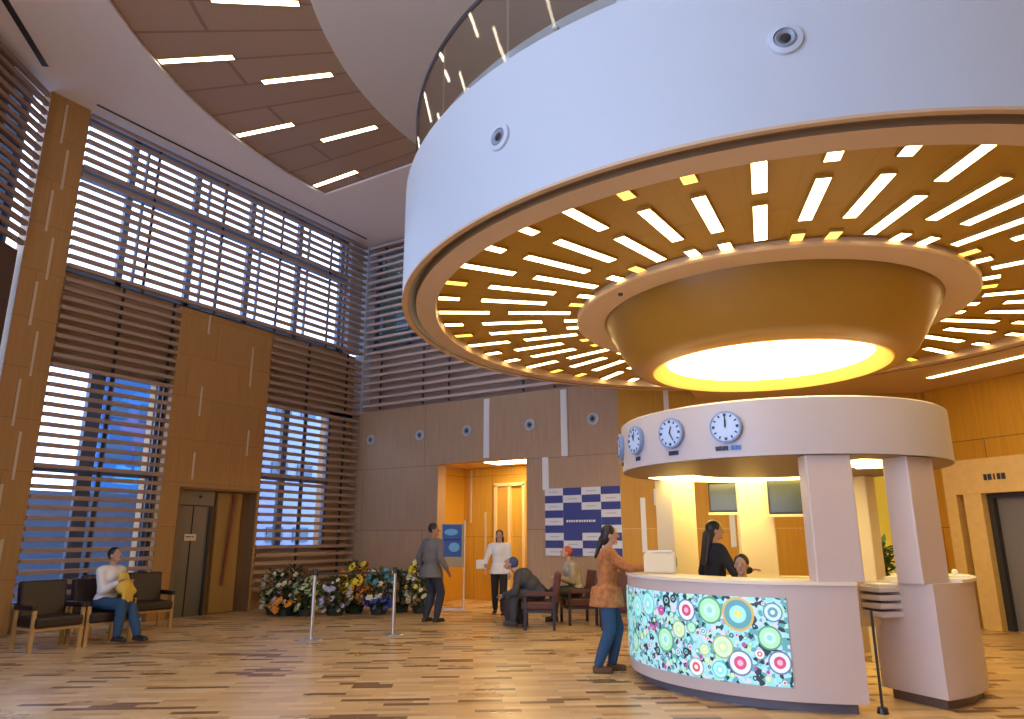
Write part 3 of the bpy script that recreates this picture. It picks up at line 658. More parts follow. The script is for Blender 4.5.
big = [('green', -102.0, 0.819, 0.125), ('ring', -93.3, 0.80, 0.15), ('pink', -110.3, 0.801, 0.105), ('green', -119.9, 0.499, 0.12), ('yell', -98.5, 0.503, 0.105), ('pink', -93.6, 0.378, 0.112), ('pink', -82.6, 0.406, 0.10),
       ('green', -84.8, 0.61, 0.105), ('teal', -128.6, 0.816, 0.12), ('teal', -136.6, 0.775, 0.12), ('yell', -113.7, 0.615, 0.084), ('red', -107.8, 0.295, 0.085), ('red', -87.9, 0.468, 0.046), ('mix', -83.4, 0.83, 0.085),
       ('mag', -121.3, 0.773, 0.05), ('pink', -129.0, 0.407, 0.04), ('teal', -99.9, 0.30, 0.077), ('teal', -146, 0.60, 0.12), ('green', -140, 0.40, 0.10), ('teal', -152, 0.80, 0.12)]
allc = list(big)
rnd = random.Random(3)
for _ in range(1500):
    th = rnd.uniform(-158, -81.5); z = rnd.uniform(0.24, 0.92); r = rnd.choice((0.016, 0.022, 0.03, 0.04, 0.055))
    if z-r < 0.215 or z+r > 0.94 or th+r/1.81*57.3 > -80 : continue
    if all((((th-t2)*PI/180*1.81)**2+(z-z2)**2) > (r+r2+0.002)**2 for _, t2, z2, r2 in allc):
        allc.append((rnd.choice(('teal', 'green', 'mix', 'teal', 'dark', 'pink', 'red', 'mag', 'dark', 'yell')), th, z, r))
mb = MB(); pm = []; ix = {}
for kname, cols in pal.items():
    for j, c_ in enumerate(cols): ix[(kname, j)] = len(pm); pm.append(em('mosaic_%s_%d' % (kname, j), c_, 0.22))
for kname, th, z, r in allc:
    nseg = 24 if r > 0.07 else 12
    for j, (rr, ri) in enumerate(((1.0, 0.86), (0.86, 0.52), (0.52, 0.24), (0.24, 0.0))):
        if r < 0.03 and j == 3: continue
        mb.mi = ix[(kname, j)]
        def pt(q, k):
            a = R(th)+q*r*math.cos(2*PI*k/nseg)/1.81; return mb.b.verts.new((1.816*math.cos(a), 1.816*math.sin(a), z+q*r*math.sin(2*PI*k/nseg)))
        if ri == 0 or (r < 0.03 and j == 2): mb._f([pt(rr, k) for k in range(nseg)])
        else:
            o_ = [pt(rr, k) for k in range(nseg)]; i_ = [pt(ri, k) for k in range(nseg)]
            for k in range(nseg): mb._f([o_[k], o_[(k+1) % nseg], i_[(k+1) % nseg], i_[k]])
mb.build('circle_mosaic', pm, disp)

# things in and on the kiosk
def at(a, r): return (K[0]+r*math.cos(R(a)), K[1]+r*math.sin(R(a)))
def hanging_screen(label, x0, x1, z0, z1, y):
    t = thing('hanging_screen', label, 'screen', ((x0+x1)/2, y, z0), R(8), 'screens under the kiosk roof')
    w_, h_ = x1-x0, z1-z0
    MB().box((0, 0, h_/2), (w_, 0.05, h_), bev=0.008).build('casing', M_black, t)
    MB().box((0, -0.027, h_/2), (w_-0.05, 0.006, h_-0.05)).build('glass', mat('screen_glass', (0.05, 0.055, 0.04), 0.15), t)
    MB().box((0, 0, -0.02), (w_+0.03, 0.06, 0.035)).build('sill', M_kioskin, t)
    return t
hanging_screen('dark screen hanging in the kiosk, the left and narrower of the pair', -2.99, -2.58, 1.83, 2.245, 10.2)
hanging_screen('wider dark screen hanging in the kiosk beside the front column', -2.18, -1.70, 1.79, 2.245, 10.2)
x, y = at(-146, 1.45)
t = thing('desk_printer', 'cream boxy machine on the left end of the kiosk counter', 'printer', (x, y, 1.10), R(20))
MB().box((0, 0, 0.11), (0.36, 0.30, 0.22), bev=0.03).build('body', mat('cream_plastic', (0.85, 0.74, 0.52), 0.4), t); MB().box((0.182, 0, 0.12), (0.01, 0.1, 0.1)).build('slot', M_black, t); MB().box((0, 0, 0.235), (0.28, 0.22, 0.02)).build('lid', M_paper, t)
x, y = -0.70, 8.02
t = thing('document_tray', 'stacked pale paper trays in the gap beside the side counter', 'tray', (x, y, 0), R(48))
for i in range(4): MB().box((0, 0, 0.78+0.075*i), (0.38, 0.26, 0.05), bev=0.008).build('tray', mat('tray_grey', (0.62, 0.55, 0.55), 0.5), t)
MB().box((0, 0, 1.045), (0.30, 0.22, 0.02)).build('papers', M_paper, t); MB().box((0.22, 0, 0.90), (0.04, 0.18, 0.28)).build('folder', mat('folder_grey', (0.16, 0.14, 0.16), 0.6), t)
MB().box((0.0, 0.13, 0.86), (0.42, 0.03, 0.42)).build('bracket', M_kioskin, t)
x, y = at(-55, 1.70)
t = thing('stanchion', 'thin dark rod with a black foot in the kiosk passage', 'post', (x, y, 0)); MB().tube([(0, 0, 0.03), (0, 0, 0.85)], 0.012).build('rod', M_dark, t); MB().lathe([(0.001, 0.05), (0.04, 0.05), (0.05, 0)], n=16).build('foot', M_black, t)
x, y = at(-8, 1.62)
t = thing('paper_stack', 'white papers lying on the side counter top', 'papers', (x, y, 1.10), R(15)); MB().box((0, 0, 0.01), (0.3, 0.21, 0.02)).build('sheets', M_paper, t); MB().ell((0.05, 0, 0.045), (0.03, 0.03, 0.035)).build('paperweight', M_paper, t)
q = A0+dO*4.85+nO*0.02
t = thing('lit_wall_panel', 'tall yellow panel added for the lit patch of wall behind the leafy plant', 'board', (q.x, q.y, 0), math.atan2(dO.y, dO.x))  # added panel, its yellow stands in for light on the wall
MB().box((0, 0, 1.45), (1.05, 0.03, 2.3), bev=0.01).build('board', mat('lit_wall_yellow', (0.90, 0.80, 0.12), 0.5), t); MB().box((0, 0, 2.63), (1.15, 0.06, 0.07)).box((-0.56, 0, 1.45), (0.06, 0.06, 2.4)).box((0.56, 0, 1.45), (0.06, 0.06, 2.4)).build('frame', M_brown, t)
# leafy plant behind the kiosk
t = thing('potted_plant', 'green leafy plant behind the kiosk, seen between its columns', 'plant', (-1.0, 11.9, 0))
MB().lathe([(0.001, 0), (0.17, 0), (0.22, 0.4), (0.19, 0.4), (0.18, 0.36), (0.001, 0.36)], n=24).build('pot', M_brown, t, True)
MB().tube([(0, 0, 0.34), (0.02, 0.01, 0.9), (0, 0, 1.3)], 0.02).build('stem', mat('stem', (0.15, 0.1, 0.04)), t)
mb = MB(); rr = random.Random(5)
for i in range(90):
    a = rr.uniform(0, 2*PI); el = rr.uniform(-0.3, 1.2); L_ = rr.uniform(0.18, 0.34); b0 = Vector((0, 0, rr.uniform(0.8, 1.35)))
    d = Vector((math.cos(a)*math.cos(el), math.sin(a)*math.cos(el), math.sin(el))); s_ = d.cross(Vector((0, 0, 1))).normalized()*0.04
    p1 = b0+d*L_*0.5; p2 = b0+d*L_-Vector((0, 0, 0.05)); mb.quad(b0, p1+s_, p2, p1-s_)
mb.build('foliage', mat('leaf_green', (0.10, 0.20, 0.06), 0.5), t)
#PART2

# ------------------------------------------------------------------ people
def V(*a): return Vector(a)
def cap(mb, a, b, r0, r1, n=10):
    a = Vector(a); b = Vector(b)
    mb.tube([a, b], r0, n, r1); mb.ell(a, (r0, r0, r0), n, 6); mb.ell(b, (r1, r1, r1), n, 6)
def voxel(mb, name, m, parent, vox, sm=4):
    o = mb.build(name, m, parent, True, 180)
    md = o.modifiers.new('join', 'REMESH'); md.mode = 'VOXEL'; md.voxel_size = vox; md.use_smooth_shade = True
    s_ = o.modifiers.new('soft', 'SMOOTH'); s_.iterations = sm; s_.factor = 0.5
    return o
def ik(a, b, l1, l2, pole):
    a = Vector(a); b = Vector(b); d = b-a; D = min(d.length, (l1+l2)*0.999); dn = d.normalized(); b = a+dn*D
    x = (l1*l1-l2*l2+D*D)/(2*D); h = math.sqrt(max(0, l1*l1-x*x)); p = Vector(pole); p = (p-dn*p.dot(dn)).normalized()
    return a+dn*x+p*h, b
def person(label, loc, face, h, hip, ankles, hands, lean=0.0, head_yaw=0.0, head_pitch=0.0, knee_pole=(0, 1, 0), elbow_pole=(0, -1, -0.3),
           top=None, topm=None, legm=None, shoem=None, skin=None, hair='short', hairm=None, long_top=0.0, bulk=1.0, torso_yaw=0.0, sleeves=1.0, holds=()):
    rz = math.atan2(-face[0], face[1]); t = thing('person', label, 'person', loc, rz)
    s = h/1.75; P = Vector(hip); u = V(0, math.sin(lean), math.cos(lean)); fw = V(0, math.cos(lean), -math.sin(lean)); X = V(1, 0, 0)
    Mt = Matrix((X, fw, u)).transposed().to_4x4()
    neck = P+u*0.53*s; hd = neck+(u*0.6+V(0, 0, 0.4)).normalized()*0.15*s+fw*0.025*s
    skin = skin or M_skin; hairm = hairm or M_hair
    body = MB(); cl = MB(); tr = MB()
    def torso(mb, e):
        b_ = bulk
        mb.ell(P+u*0.03*s, ((0.165+e)*s, (0.115+e)*s, (0.13+e)*s), 16, 10, Mt)
        mb.ell(P+u*0.20*s, ((0.14*b_+e)*s, (0.105*b_+e)*s, (0.17+e)*s), 16, 10, Mt)
        mb.ell(P+u*0.36*s+fw*0.01*s, ((0.165*b_+e)*s, (0.118*b_+e)*s, (0.165+e*0.6)*s), 16, 10, Mt)
        cap(mb, P+u*0.455*s-X*0.14*s, P+u*0.455*s+X*0.14*s, (0.062+e)*s, (0.062+e)*s, 12)
    torso(body, 0.0); cap(body, P+u*0.46*s, neck+u*0.06*s, 0.06*s, 0.05*s, 12)
    # head
    Mh = (Matrix.Rotation(head_yaw, 4, 'Z') @ Matrix.Rotation(-head_pitch, 4, 'X'))
    def H(x, y, z): return hd+Mh@V(x*s, y*s, z*s)
    body.ell(H(0, -0.005, 0.015), (0.074*s, 0.094*s, 0.10*s), 20, 14, Mh); body.ell(H(0, 0.022, -0.055), (0.055*s, 0.062*s, 0.058*s), 16, 10, Mh)
    cap(body, H(0, 0.088, 0.012), H(0, 0.106, -0.018), 0.010*s, 0.015*s, 8); body.ell(H(0, 0.080, -0.093), (0.02*s, 0.015*s, 0.015*s), 8, 6, Mh)
    for q in (-1, 1): body.ell(H(q*0.076, -0.005, -0.008), (0.010*s, 0.02*s, 0.032*s), 8, 6, Mh)
    # arms, hands
    for q, hw in ((-1, hands[0]), (1, hands[1])):
        sh = P+u*0.455*s+X*q*0.19*s; el, wr = ik(sh, hw, 0.29*s, 0.25*s, (q*0.35, elbow_pole[1], elbow_pole[2]))
        cap(body, sh, el, 0.046*s, 0.037*s); cap(body, el, wr, 0.037*s, 0.026*s)
        d = (wr-el).normalized(); sd = d.cross(V(0, 0, 1)); sd = sd.normalized() if sd.length > 0.3 else X.copy(); nr = d.cross(sd).normalized()
        pc = wr+d*0.05*s; Mp = Matrix((sd, nr, d)).transposed().to_4x4(); body.ell(pc, (0.040*s, 0.018*s, 0.052*s), 12, 8, Mp)
        for j, fl in enumerate((0.062, 0.074, 0.070, 0.055)):
            k0 = pc+d*0.036*s+sd*(-0.029+0.0195*j)*s; k1 = k0+(d*0.9+nr*0.25)*fl*0.55*s; k2 = k1+(d*0.7+nr*0.65)*fl*0.5*s
            cap(body, k0, k1, 0.0095*s, 0.009*s, 6); cap(body, k1, k2, 0.009*s, 0.0075*s, 6)
        th0 = pc-sd*0.030*s-d*0.012*s; th1 = th0+(-sd*0.75+d*0.65)*0.035*s; cap(body, th0, th1, 0.0125*s, 0.011*s, 6); cap(body, th1, th1+(d*0.9+nr*0.3)*0.032*s, 0.011*s, 0.009*s, 6)
        e = 0.016 if top != 'tight' else 0.010
        ce = el+(wr-el)*0.93 if sleeves >= 1 else None
        cap(cl, sh, el, (0.052+e)*s, (0.043+e)*s)
        if ce is not None: cap(cl, el, ce, (0.042+e)*s, (0.033+e*0.7)*s)
    torso(cl, 0.020 if top != 'tight' else 0.013)
    if long_top > 0:
        cl.lathe([(0.001, 0), (0.222*s, 0), (0.185*s, long_top), (0.001, long_top)], P-V(0, 0, long_top*0.75), n=20)
    # legs
    for q, an in ((-1, ankles[0]), (1, ankles[1])):
        hp = P+X*q*0.095*s-u*0.01; kn, ank = ik(hp, an, 0.43*s, 0.42*s, (knee_pole[0]*q, knee_pole[1], knee_pole[2]))
        cap(body, hp, kn, 0.080*s, 0.052*s); cap(body, kn, ank, 0.050*s, 0.034*s)
        calf = kn+(ank-kn)*0.3-V(0, 0.014*s, 0); body.ell(calf, (0.050*s, 0.052*s, 0.09*s), 10, 8)
        ft = ank+V(q*0.015, 0.11*s, -0.045*s); cap(body, ank+V(0, -0.02, -0.03*s), ft, 0.034*s, 0.024*s)
        cap(tr, hp, kn, 0.104*s, 0.080*s, 12); cap(tr, kn, kn+(ank-kn)*0.55, 0.080*s, 0.074*s, 12); cap(tr, kn+(ank-kn)*0.5, kn+(ank-kn)*0.96, 0.074*s, 0.060*s, 12)
        sm_ = MB(); cap(sm_, ank+V(0, -0.03*s, -0.036*s), ank+V(q*0.012, 0.14*s, -0.05*s), 0.044*s, 0.034*s, 10)
        sm_.box(ank+V(q*0.006, 0.05*s, -0.072*s), (0.08*s, 0.24*s, 0.02*s)); voxel(sm_, 'shoe', shoem or M_black, t, 0.011, 2)
    tr.ell(P+u*0.0, (0.180*s, 0.13*s, 0.12*s), 16, 10, Mt)
    bo = voxel(body, 'body', skin, t, 0.0095, 3); voxel(tr, 'trousers', legm, t, 0.016, 5); voxel(cl, 'jacket' if top == 'jacket' else 'shirt', topm, t, 0.014, 4)
    ey = MB()
    for q in (-1, 1): ey.ell(H(q*0.031, 0.083, 0.012), (0.009*s, 0.005*s, 0.005*s), 8, 6, Mh)
    ey.build('eyes', M_black, bo, True); MB().ell(H(0, 0.083, -0.055), (0.023*s, 0.008*s, 0.007*s), 8, 6, Mh).build('mouth', mat('lips', (0.35, 0.10, 0.08), 0.5), bo, True)
    hr_ = MB(); hr_.ell(H(0, -0.022, 0.032), (0.086*s, 0.098*s, 0.10*s), 18, 12, Mh)
    if hair in ('long', 'tail'):
        hr_.ell(H(0, -0.06, -0.03), (0.085*s, 0.06*s, 0.10*s), 14, 10, Mh)
        a_ = H(0, -0.085, -0.04)
        if hair == 'long':
            for q in (-1, 0, 1): cap(hr_, a_+X*q*0.045*s, P+u*0.30*s-fw*0.13*s+X*q*0.05*s, 0.05*s, 0.035*s)
        else: cap(hr_, a_+V(0, -0.02, 0), P+u*0.40*s-fw*0.15*s, 0.04*s, 0.022*s)
    voxel(hr_, 'hair', hairm, t, 0.012, 3)
    return t

g_jack = mat('grey_jacket', (0.16, 0.15, 0.155), 0.85, noise=0.15, nscale=20); navy = mat('navy_cloth', (0.03, 0.035, 0.06), 0.85)
white_c = mat('white_cotton', (0.80, 0.78, 0.80), 0.8); blk_c = mat('black_cloth', (0.018, 0.018, 0.02), 0.85)
st_a = ((-0.10, -0.02, 0.085), (0.11, 0.05, 0.085))
person('man in grey jacket and navy trousers standing before the yellow corridor, seen from the side', (-8.42, 10.8, 0), (0.15, 0.98), 1.80, (0, 0, 0.93), st_a,
       ((-0.33, 0.06, 0.90), (0.31, 0.10, 0.92)), lean=0.03, head_yaw=-1.0, top='jacket', topm=g_jack, legm=navy, skin=M_skind, bulk=1.25, long_top=0.2)
person('woman in white shirt and black trousers walking out of the corridor with white papers', (-8.05, 12.55, 0), (0.45, -0.9), 1.66, (0, 0, 0.88), ((-0.09, 0.20, 0.085), (0.10, -0.16, 0.085)),
       ((-0.20, 0.08, 0.80), (0.24, 0.30, 0.98)), topm=white_c, legm=blk_c, hair='long', hairm=mat('brown_hair', (0.05, 0.02, 0.012), 0.5), long_top=0.14)
t = thing('paper_sheets', 'white papers in the hand of the woman in white', 'papers', (-8.20, 12.12, 0.97), R(28)); MB().box((0, 0, 0), (0.21, 0.02, 0.17)).build('sheets', M_paper, t); MB().box((0.02, -0.014, 0.02), (0.17, 0.004, 0.14)).build('top_sheet', M_paper, t)
blo = mat('orange_print_blouse', (0.42, 0.16, 0.05), 0.8, noise=0.75, nscale=16)
person('woman in orange patterned blouse and jeans leaning on the kiosk counter', (-3.61, 7.99, 0), (0.90, 0.43), 1.66, (0, -0.02, 0.875), ((-0.08, 0.02, 0.085), (0.09, -0.14, 0.085)),
       ((-0.16, 0.45, 1.15), (0.14, 0.47, 1.15)), lean=0.07, topm=blo, legm=M_jean, hair='tail', long_top=0.22, elbow_pole=(0, -0.5, -1), shoem=mat('brown_shoe', (0.12, 0.05, 0.02), 0.6), bulk=1.05)
person('seated man in white shirt and jeans on the left waiting chairs', (-11.0, 6.25, 0.04), (0.96, 0.25), 1.74, (0, 0, 0.53), ((-0.05, 0.62, 0.09), (0.12, 0.42, 0.09)),
       ((-0.12, 0.26, 0.80), (0.10, 0.30, 0.82)), lean=0.10, head_pitch=-0.25, topm=white_c, legm=M_jean, elbow_pole=(0, -1, -0.3))
t = thing('folded_garment', 'yellow garment held on the lap of the seated man in white', 'clothing', (-10.72, 6.36, 0.66), R(-70))
mb = MB(); mb.ell((0, 0, 0.13), (0.15, 0.10, 0.12), 14, 10); mb.ell((0.05, 0.0, 0.25), (0.10, 0.07, 0.10), 12, 8); mb.ell((-0.09, 0.02, 0.06), (0.10, 0.10, 0.07), 12, 8); mb.box((0.0, 0.07, 0.0), (0.22, 0.05, 0.22), bev=0.02); voxel(mb, 'cloth', mat('yellow_cloth', (0.75, 0.50, 0.08), 0.85), t, 0.02)
dk = mat('dark_coat', (0.055, 0.06, 0.075), 0.85, noise=0.3, nscale=12)
person('seated person in dark coat bent forward on the chairs below the banner', (-6.28, 11.08, 0.04), (-0.85, -0.45), 1.80, (0, 0, 0.53), ((-0.10, 0.45, 0.09), (0.12, 0.36, 0.09)),
       ((-0.10, 0.62, 0.50), (0.12, 0.60, 0.48)), lean=0.85, head_pitch=-0.5, top='jacket', topm=dk, legm=mat('charcoal_trousers', (0.06, 0.065, 0.08), 0.9), bulk=1.3, elbow_pole=(0, 0, -1), hairm=mat('navy_cap', (0.04, 0.07, 0.2), 0.8))
person('seated person in beige patterned sweater below the banner, facing left', (-6.02, 11.98, 0.04), (-0.75, -0.65), 1.74, (0, 0, 0.53), ((-0.10, 0.45, 0.09), (0.12, 0.40, 0.09)),
       ((-0.08, 0.34, 0.74), (0.10, 0.34, 0.74)), lean=0.28, head_pitch=-0.3, top='jacket', topm=mat('beige_knit', (0.42, 0.36, 0.27), 0.9, noise=0.4, nscale=14), legm=dk, hairm=mat('red_headscarf', (0.45, 0.08, 0.05), 0.8), bulk=1.15)
person('staff woman in black with long dark hair standing inside the kiosk, back turned', (-2.55, 8.72, 0), (0.75, 0.66), 1.72, (0, 0, 0.90), st_a,
       ((-0.24, 0.15, 0.92), (0.22, 0.34, 1.12)), lean=0.02, head_yaw=-0.3, topm=blk_c, legm=blk_c, hair='long', long_top=0.1)
person('seated staff member with dark hair, only the head above the counter', (-2.12, 8.35, -0.0), (0.05, -1), 1.66, (0, 0, 0.555), ((-0.09, 0.38, 0.085), (0.09, 0.38, 0.085)),
       ((-0.15, 0.32, 0.80), (0.15, 0.32, 0.80)), lean=0.12, topm=mat('pale_blouse', (0.6, 0.5, 0.42), 0.8), legm=blk_c)
person('person in dark clothes beyond the kiosk, half hidden behind its front column', (-1.30, 12.3, 0), (0.9, -0.3), 1.70, (0, 0, 0.90), st_a,
       ((-0.24, 0.05, 0.84), (0.24, 0.08, 0.84)), topm=navy, legm=blk_c)
t = thing('office_stool', 'low office stool under the seated staff member in the kiosk', 'stool', (-2.12, 8.35, 0))
MB().lathe([(0.001, 0.38), (0.2, 0.38), (0.2, 0.43), (0.001, 0.44)], n=24).build('seat', M_black, t, True); MB().tube([(0, 0, 0.04), (0, 0, 0.38)], 0.03).build('column', M_metal, t)
MB().lathe([(0.001, 0.04), (0.24, 0.03), (0.25, 0), (0.001, 0)], n=24).build('base', M_black, t, True)

# ------------------------------------------------------------------ waiting chairs
def make_chair(label, group, lm=M_chair, wm=M_chairw):
    t = thing('waiting_chair', label, 'chair', (0, 0, 0), 0, group)
    MB().box((0, 0.02, 0.38), (0.62, 0.58, 0.14), bev=0.03).build('seat', lm, t)
    MB().box((0, 0, 0), (0.62, 0.12, 0.50), M=Matrix.Translation((0, -0.28, 0.66)) @ Matrix.Rotation(R(8), 4, 'X'), bev=0.03).build('backrest', lm, t)
    for q in (-1, 1): MB().box((q*0.33, -0.02, 0.57), (0.06, 0.52, 0.07), bev=0.012).build('armrest', lm, t)
    for qx in (-1, 1):
        for qy in (-1, 1): MB().box((qx*0.32, 0.0+qy*0.24, 0.27), (0.045, 0.045, 0.54)).build('leg', wm, t)
    MB().box((0, 0.02, 0.29), (0.62, 0.5, 0.04)).build('seat_frame', wm, t)
    return t
grp = 'dark waiting chairs by the left windows'
ch = make_chair('dark brown waiting chair nearest the left pier, empty', grp); ch.location = (-11.0, 5.50, 0); ch.rotation_euler = (0, 0, R(-90))
dup(ch, (-11.0, 6.22, 0), R(-90), 'dark brown waiting chair under the man in white shirt')
dup(ch, (-12.0, 7.55, 0), R(-100), 'dark brown waiting chair right of the seated man, beside the lift panel')
dup(ch, (-11.9, 6.80, 0), R(-95), 'dark brown waiting chair in the rear, just behind the seated man')
g2 = 'maroon waiting chairs below the banner'
ch2 = make_chair('maroon waiting chair under the person bent forward', g2, M_maroon, M_dark); ch2.location = (-6.28, 11.08, 0); ch2.rotation_euler = (0, 0, math.atan2(0.85, -0.45))
dup(ch2, (-6.0, 11.98, 0), math.atan2(0.75, -0.65), 'maroon waiting chair under the person in beige sweater')
dup(ch2, (-5.05, 11.65, 0), R(208), 'empty maroon waiting chair behind the woman at the counter')
t = thing('shoulder_bag', 'dark brown bag beside the person bent forward below the banner', 'bag', (-7.0, 11.45, 0), R(30))
mb = MB(); mb.box((0, 0, 0.26), (0.42, 0.2, 0.36), bev=0.06); mb.box((0, 0, 0.06), (0.38, 0.18, 0.10)); voxel(mb, 'body', mat('bag_brown', (0.05, 0.025, 0.02), 0.6), t, 0.015)
MB().tube([(-0.13, 0, 0.42), (-0.10, 0, 0.56), (0, 0, 0.62), (0.10, 0, 0.56), (0.13, 0, 0.42)], 0.012).build('handle', M_black, t)

# ------------------------------------------------------------------ flowers
leafm = mat('bouquet_leaf', (0.05, 0.085, 0.035), 0.6, noise=0.4, nscale=12)
def bouquet(label, loc, h, w_, cols, seed, base=0.14, bm=None):
    rr = random.Random(seed); t = thing('flower_arrangement', label, 'flowers', loc, 0, 'flower arrangements in the room corner')
    MB().lathe([(0.001, 0), (w_*0.5, 0), (w_*0.62, base), (w_*0.57, base), (w_*0.48, 0.05), (0.001, 0.05)], n=20).build('basket', bm or mat('basket_dark_green', (0.03, 0.04, 0.025), 0.7), t, True)
    mb = MB()
    for i in range(420):
        a = rr.uniform(0, 2*PI); q = rr.random()**0.5; z = base*0.5+(h-base*0.5)*rr.random(); wr = w_*(0.55+0.45*math.sin(PI*min(1, (z-base)/(h-base)*0.9+0.1)))
        p = V(wr*q*math.cos(a), wr*q*math.sin(a), z); d = V(math.cos(a), math.sin(a), rr.uniform(-0.4, 0.9)).normalized(); s_ = d.cross(V(0, 0, 1)).normalized()*rr.uniform(0.018, 0.04); L_ = rr.uniform(0.09, 0.2)
        mb.quad(p, p+d*L_*0.5+s_, p+d*L_, p+d*L_*0.5-s_)
    mb.tube([(0, 0, 0.05), (0, 0, h*0.9)], 0.03, 6); mb.build('foliage', leafm, t)
    for ci, (m_, n_, z0, z1, rs) in enumerate(cols):
        mb = MB()
        for i in range(int(n_*2.0)):
            a = rr.uniform(0, 2*PI); z = rr.uniform(z0-0.12, z1)*h; wr = w_*(0.6+0.4*math.sin(PI*min(1, z/h)))
            p = V(wr*math.cos(a), wr*math.sin(a), z); r = rs*rr.uniform(0.7, 1.3)
            for k in range(5):
                b = 2*PI*k/5+a; mb.ell(p+V(math.cos(b)*r*0.55, math.sin(b)*r*0.3, math.sin(b)*r*0.5), (r*0.5, r*0.5, r*0.4), 6, 4)
            mb.ell(p, (r*0.45, r*0.45, r*0.45), 6, 4)
        mb.build('blossoms', m_, t)
    return t
cw = mat('petal_cream', (0.85, 0.82, 0.60), 0.7); cg = mat('petal_pale_green', (0.50, 0.58, 0.28), 0.7); co = mat('petal_orange', (0.90, 0.34, 0.04), 0.7); cy = mat('petal_yellow', (0.95, 0.78, 0.05), 0.7)
cr = mat('petal_red', (0.35, 0.04, 0.03), 0.7); cl_ = mat('petal_lilac', (0.62, 0.60, 0.78), 0.7); cb = mat('petal_teal', (0.10, 0.40, 0.50), 0.7); cbl = mat('petal_blue', (0.08, 0.12, 0.50), 0.7); cp_ = mat('petal_pink', (0.75, 0.50, 0.45), 0.7)
bouquet('cream and green flower arrangement at the far left, next to the lift panel', (-11.92, 10.24, 0), 0.83, 0.30, ((cw, 16, 0.3, 1.0, 0.055), (cg, 12, 0.3, 0.9, 0.045)), 1)
bouquet('low orange and pink flower basket in front of the louvers', (-11.51, 10.14, 0), 0.50, 0.26, ((co, 16, 0.35, 0.8, 0.06), (cp_, 9, 0.6, 1.0, 0.055)), 2)
bouquet('tall rust coloured dried flower arrangement behind the low orange basket', (-11.81, 10.63, 0), 0.88, 0.30, ((mat('petal_rust', (0.28, 0.12, 0.05), 0.8), 14, 0.5, 1.0, 0.05), (cw, 5, 0.7, 1.0, 0.05)), 3)
bouquet('pale green flower arrangement left of the first barrier post', (-11.17, 10.35, 0), 0.72, 0.26, ((cg, 20, 0.3, 1.0, 0.055), (cw, 6, 0.3, 0.9, 0.04)), 4)
bouquet('white and lilac flower arrangement right of the first barrier post', (-10.77, 10.75, 0), 0.70, 0.30, ((cl_, 16, 0.25, 0.85, 0.055), (cw, 8, 0.5, 1.0, 0.045)), 5)
bouquet('bright yellow and orange flower arrangement, tallest in the middle of the row', (-10.78, 11.29, 0), 0.97, 0.33, ((cy, 14, 0.55, 1.0, 0.07), (co, 16, 0.45, 0.85, 0.07), (cr, 10, 0.6, 1.0, 0.055), (cp_, 6, 0.45, 0.6, 0.05)), 6)
bouquet('teal and white flower arrangement with blue blossoms at its foot', (-10.14, 11.33, 0), 0.85, 0.29, ((cb, 9, 0.85, 1.0, 0.06), (cw, 10, 0.45, 1.0, 0.05), (cbl, 14, 0.28, 0.42, 0.055)), 7)
bouquet('dark green arrangement with rust blossoms left of the second barrier post', (-10.07, 11.90, 0), 0.79, 0.30, ((mat('petal_brick', (0.22, 0.09, 0.05), 0.8), 12, 0.4, 1.0, 0.05), (cl_, 5, 0.6, 1.0, 0.045)), 8)
bouquet('tall cream and yellow flower arrangement behind the man in grey jacket', (-9.54, 11.93, 0), 1.01, 0.32, ((cw, 16, 0.35, 1.0, 0.06), (cy, 9, 0.5, 1.0, 0.05), (cg, 8, 0.4, 0.9, 0.05)), 9)

# ------------------------------------------------------------------ barrier, sign stand, banner
def post(label, loc):
    t = thing('barrier_post', label, 'barrier', loc, 0, 'barrier posts before the flowers')
    MB().tube([(0, 0, 0.02), (0, 0, 0.98)], 0.028, 12).build('pole', M_metal, t, True); MB().lathe([(0.001, 0.03), (0.15, 0.02), (0.17, 0)], n=28).build('base', M_metal, t, True)
    MB().lathe([(0.001, 1.03), (0.035, 1.02), (0.035, 0.93), (0.001, 0.93)], n=16).build('belt_head', M_dark, t, True)
    return t
post('steel barrier post before the lilac flowers, left of the pair', (-8.53, 8.05, 0)); post('steel barrier post left of the man in grey jacket', (-7.84, 9.11, 0))
a_ = V(-8.53, 8.05, 0.95); b_ = V(-7.84, 9.11, 0.95)
t = thing('barrier_belt', 'dark retractable belt between the two steel barrier posts', 'barrier', (a_+b_)/2); d = b_-a_
MB().box((0, 0, 0), (d.length-0.07, 0.006, 0.035), math.atan2(d.y, d.x)).build('webbing', M_dark, t); MB().box(d*0.47, (0.03, 0.02, 0.045), math.atan2(d.y, d.x)).build('clip', M_metal, t)

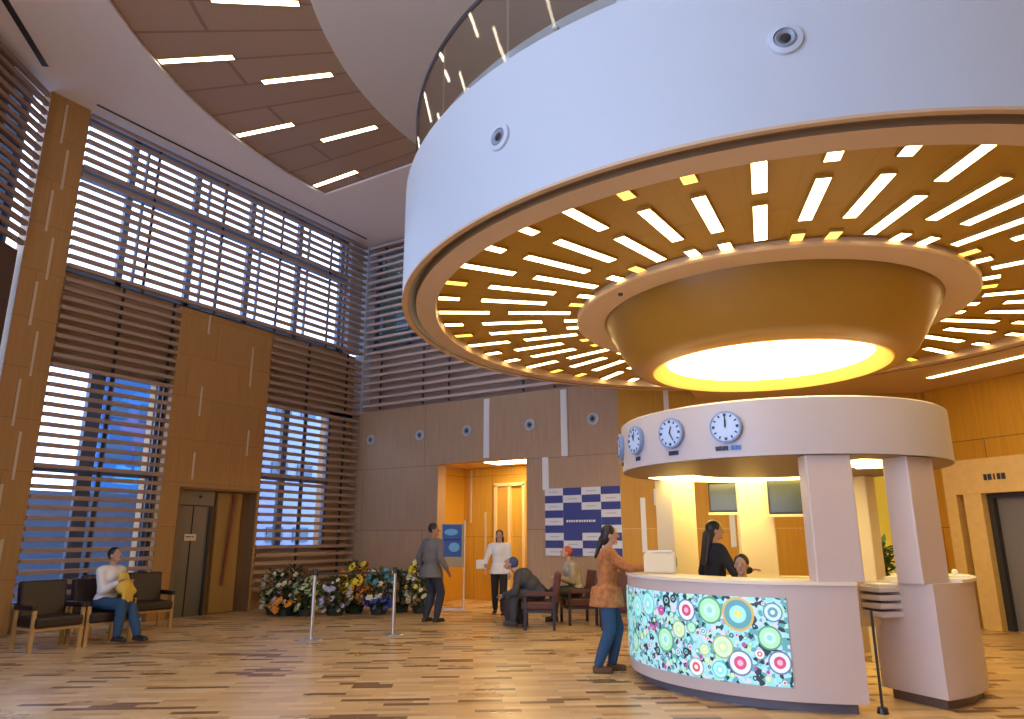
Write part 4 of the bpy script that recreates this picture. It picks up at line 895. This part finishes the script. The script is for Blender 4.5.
t = thing('poster_stand', 'standing frame with a blue poster in the corridor mouth', 'sign', (-9.50, 12.92, 0), R(32))
MB().box((0, 0, 1.32), (0.50, 0.04, 0.92)).build('board', mat('poster_back', (0.45, 0.38, 0.25), 0.6), t)
mb = MB(); mb.box((-0.02, -0.025, 1.42), (0.42, 0.008, 0.68)); ps = mb.build('poster', mat('poster_blue', (0.03, 0.10, 0.42), 0.4), t)
mb = MB(); mb.ell((-0.04, -0.03, 1.60), (0.15, 0.006, 0.07)); mb.ell((0.03, -0.03, 1.28), (0.12, 0.006, 0.10)); mb.build('poster_shapes', mat('poster_light', (0.15, 0.45, 0.80), 0.4), ps)
MB().box((-0.02, -0.031, 1.44), (0.36, 0.004, 0.03)).build('poster_caption', M_ink, ps)
MB().tube([(0.25, 0, 0.02), (0.25, 0, 1.85)], 0.018).build('pole', M_strip, t); MB().box((0.05, 0, 0.015), (0.5, 0.32, 0.03)).build('base', M_metal, t)

bn = thing('banner', 'blue and white chequered banner on the back wall beside the corridor opening', 'banner', (-6.565, YB-0.03, 1.12))
W_, H_ = 1.73, 1.37
MB().box((0, 0.005, H_/2), (W_, 0.02, H_)).build('backing', mat('banner_white', (0.74, 0.74, 0.80), 0.6), bn)
mb = MB(); mk = MB(); cw_, rh = W_/4, H_/9
for r in range(9):
    for c_ in range(4):
        x = -W_/2+cw_*(c_+0.5); z = H_-rh*(r+0.5); blue = (r+c_) % 2 == 1
        if c_ in (1, 2) and 3 <= r <= 5: blue = True
        if c_ == 1 and r in (2, 6): blue = True
        if blue: mb.box((x, -0.008, z), (cw_ if (c_ in (1, 2) and 3 <= r <= 5) else cw_*0.98, 0.006, rh+0.001))
        elif True: mk.box((x, -0.008, z), (cw_*0.5, 0.004, 0.018))
mb.build('blue_fields', mat('banner_blue', (0.045, 0.06, 0.26), 0.6), bn); mk.build('small_print', mat('print_grey', (0.45, 0.48, 0.60), 0.6), bn)
mb = MB(); x = -0.36
for w2 in (0.05, 0.04, 0.05, 0.03, 0.05, 0.05, 0.04, 0.05, 0.04, 0.05, 0.03, 0.05): mb.box((x+w2/2, -0.013, H_*0.505), (w2*0.8, 0.004, 0.045)); x += w2+0.012
mb.build('lettering', M_paper, bn)
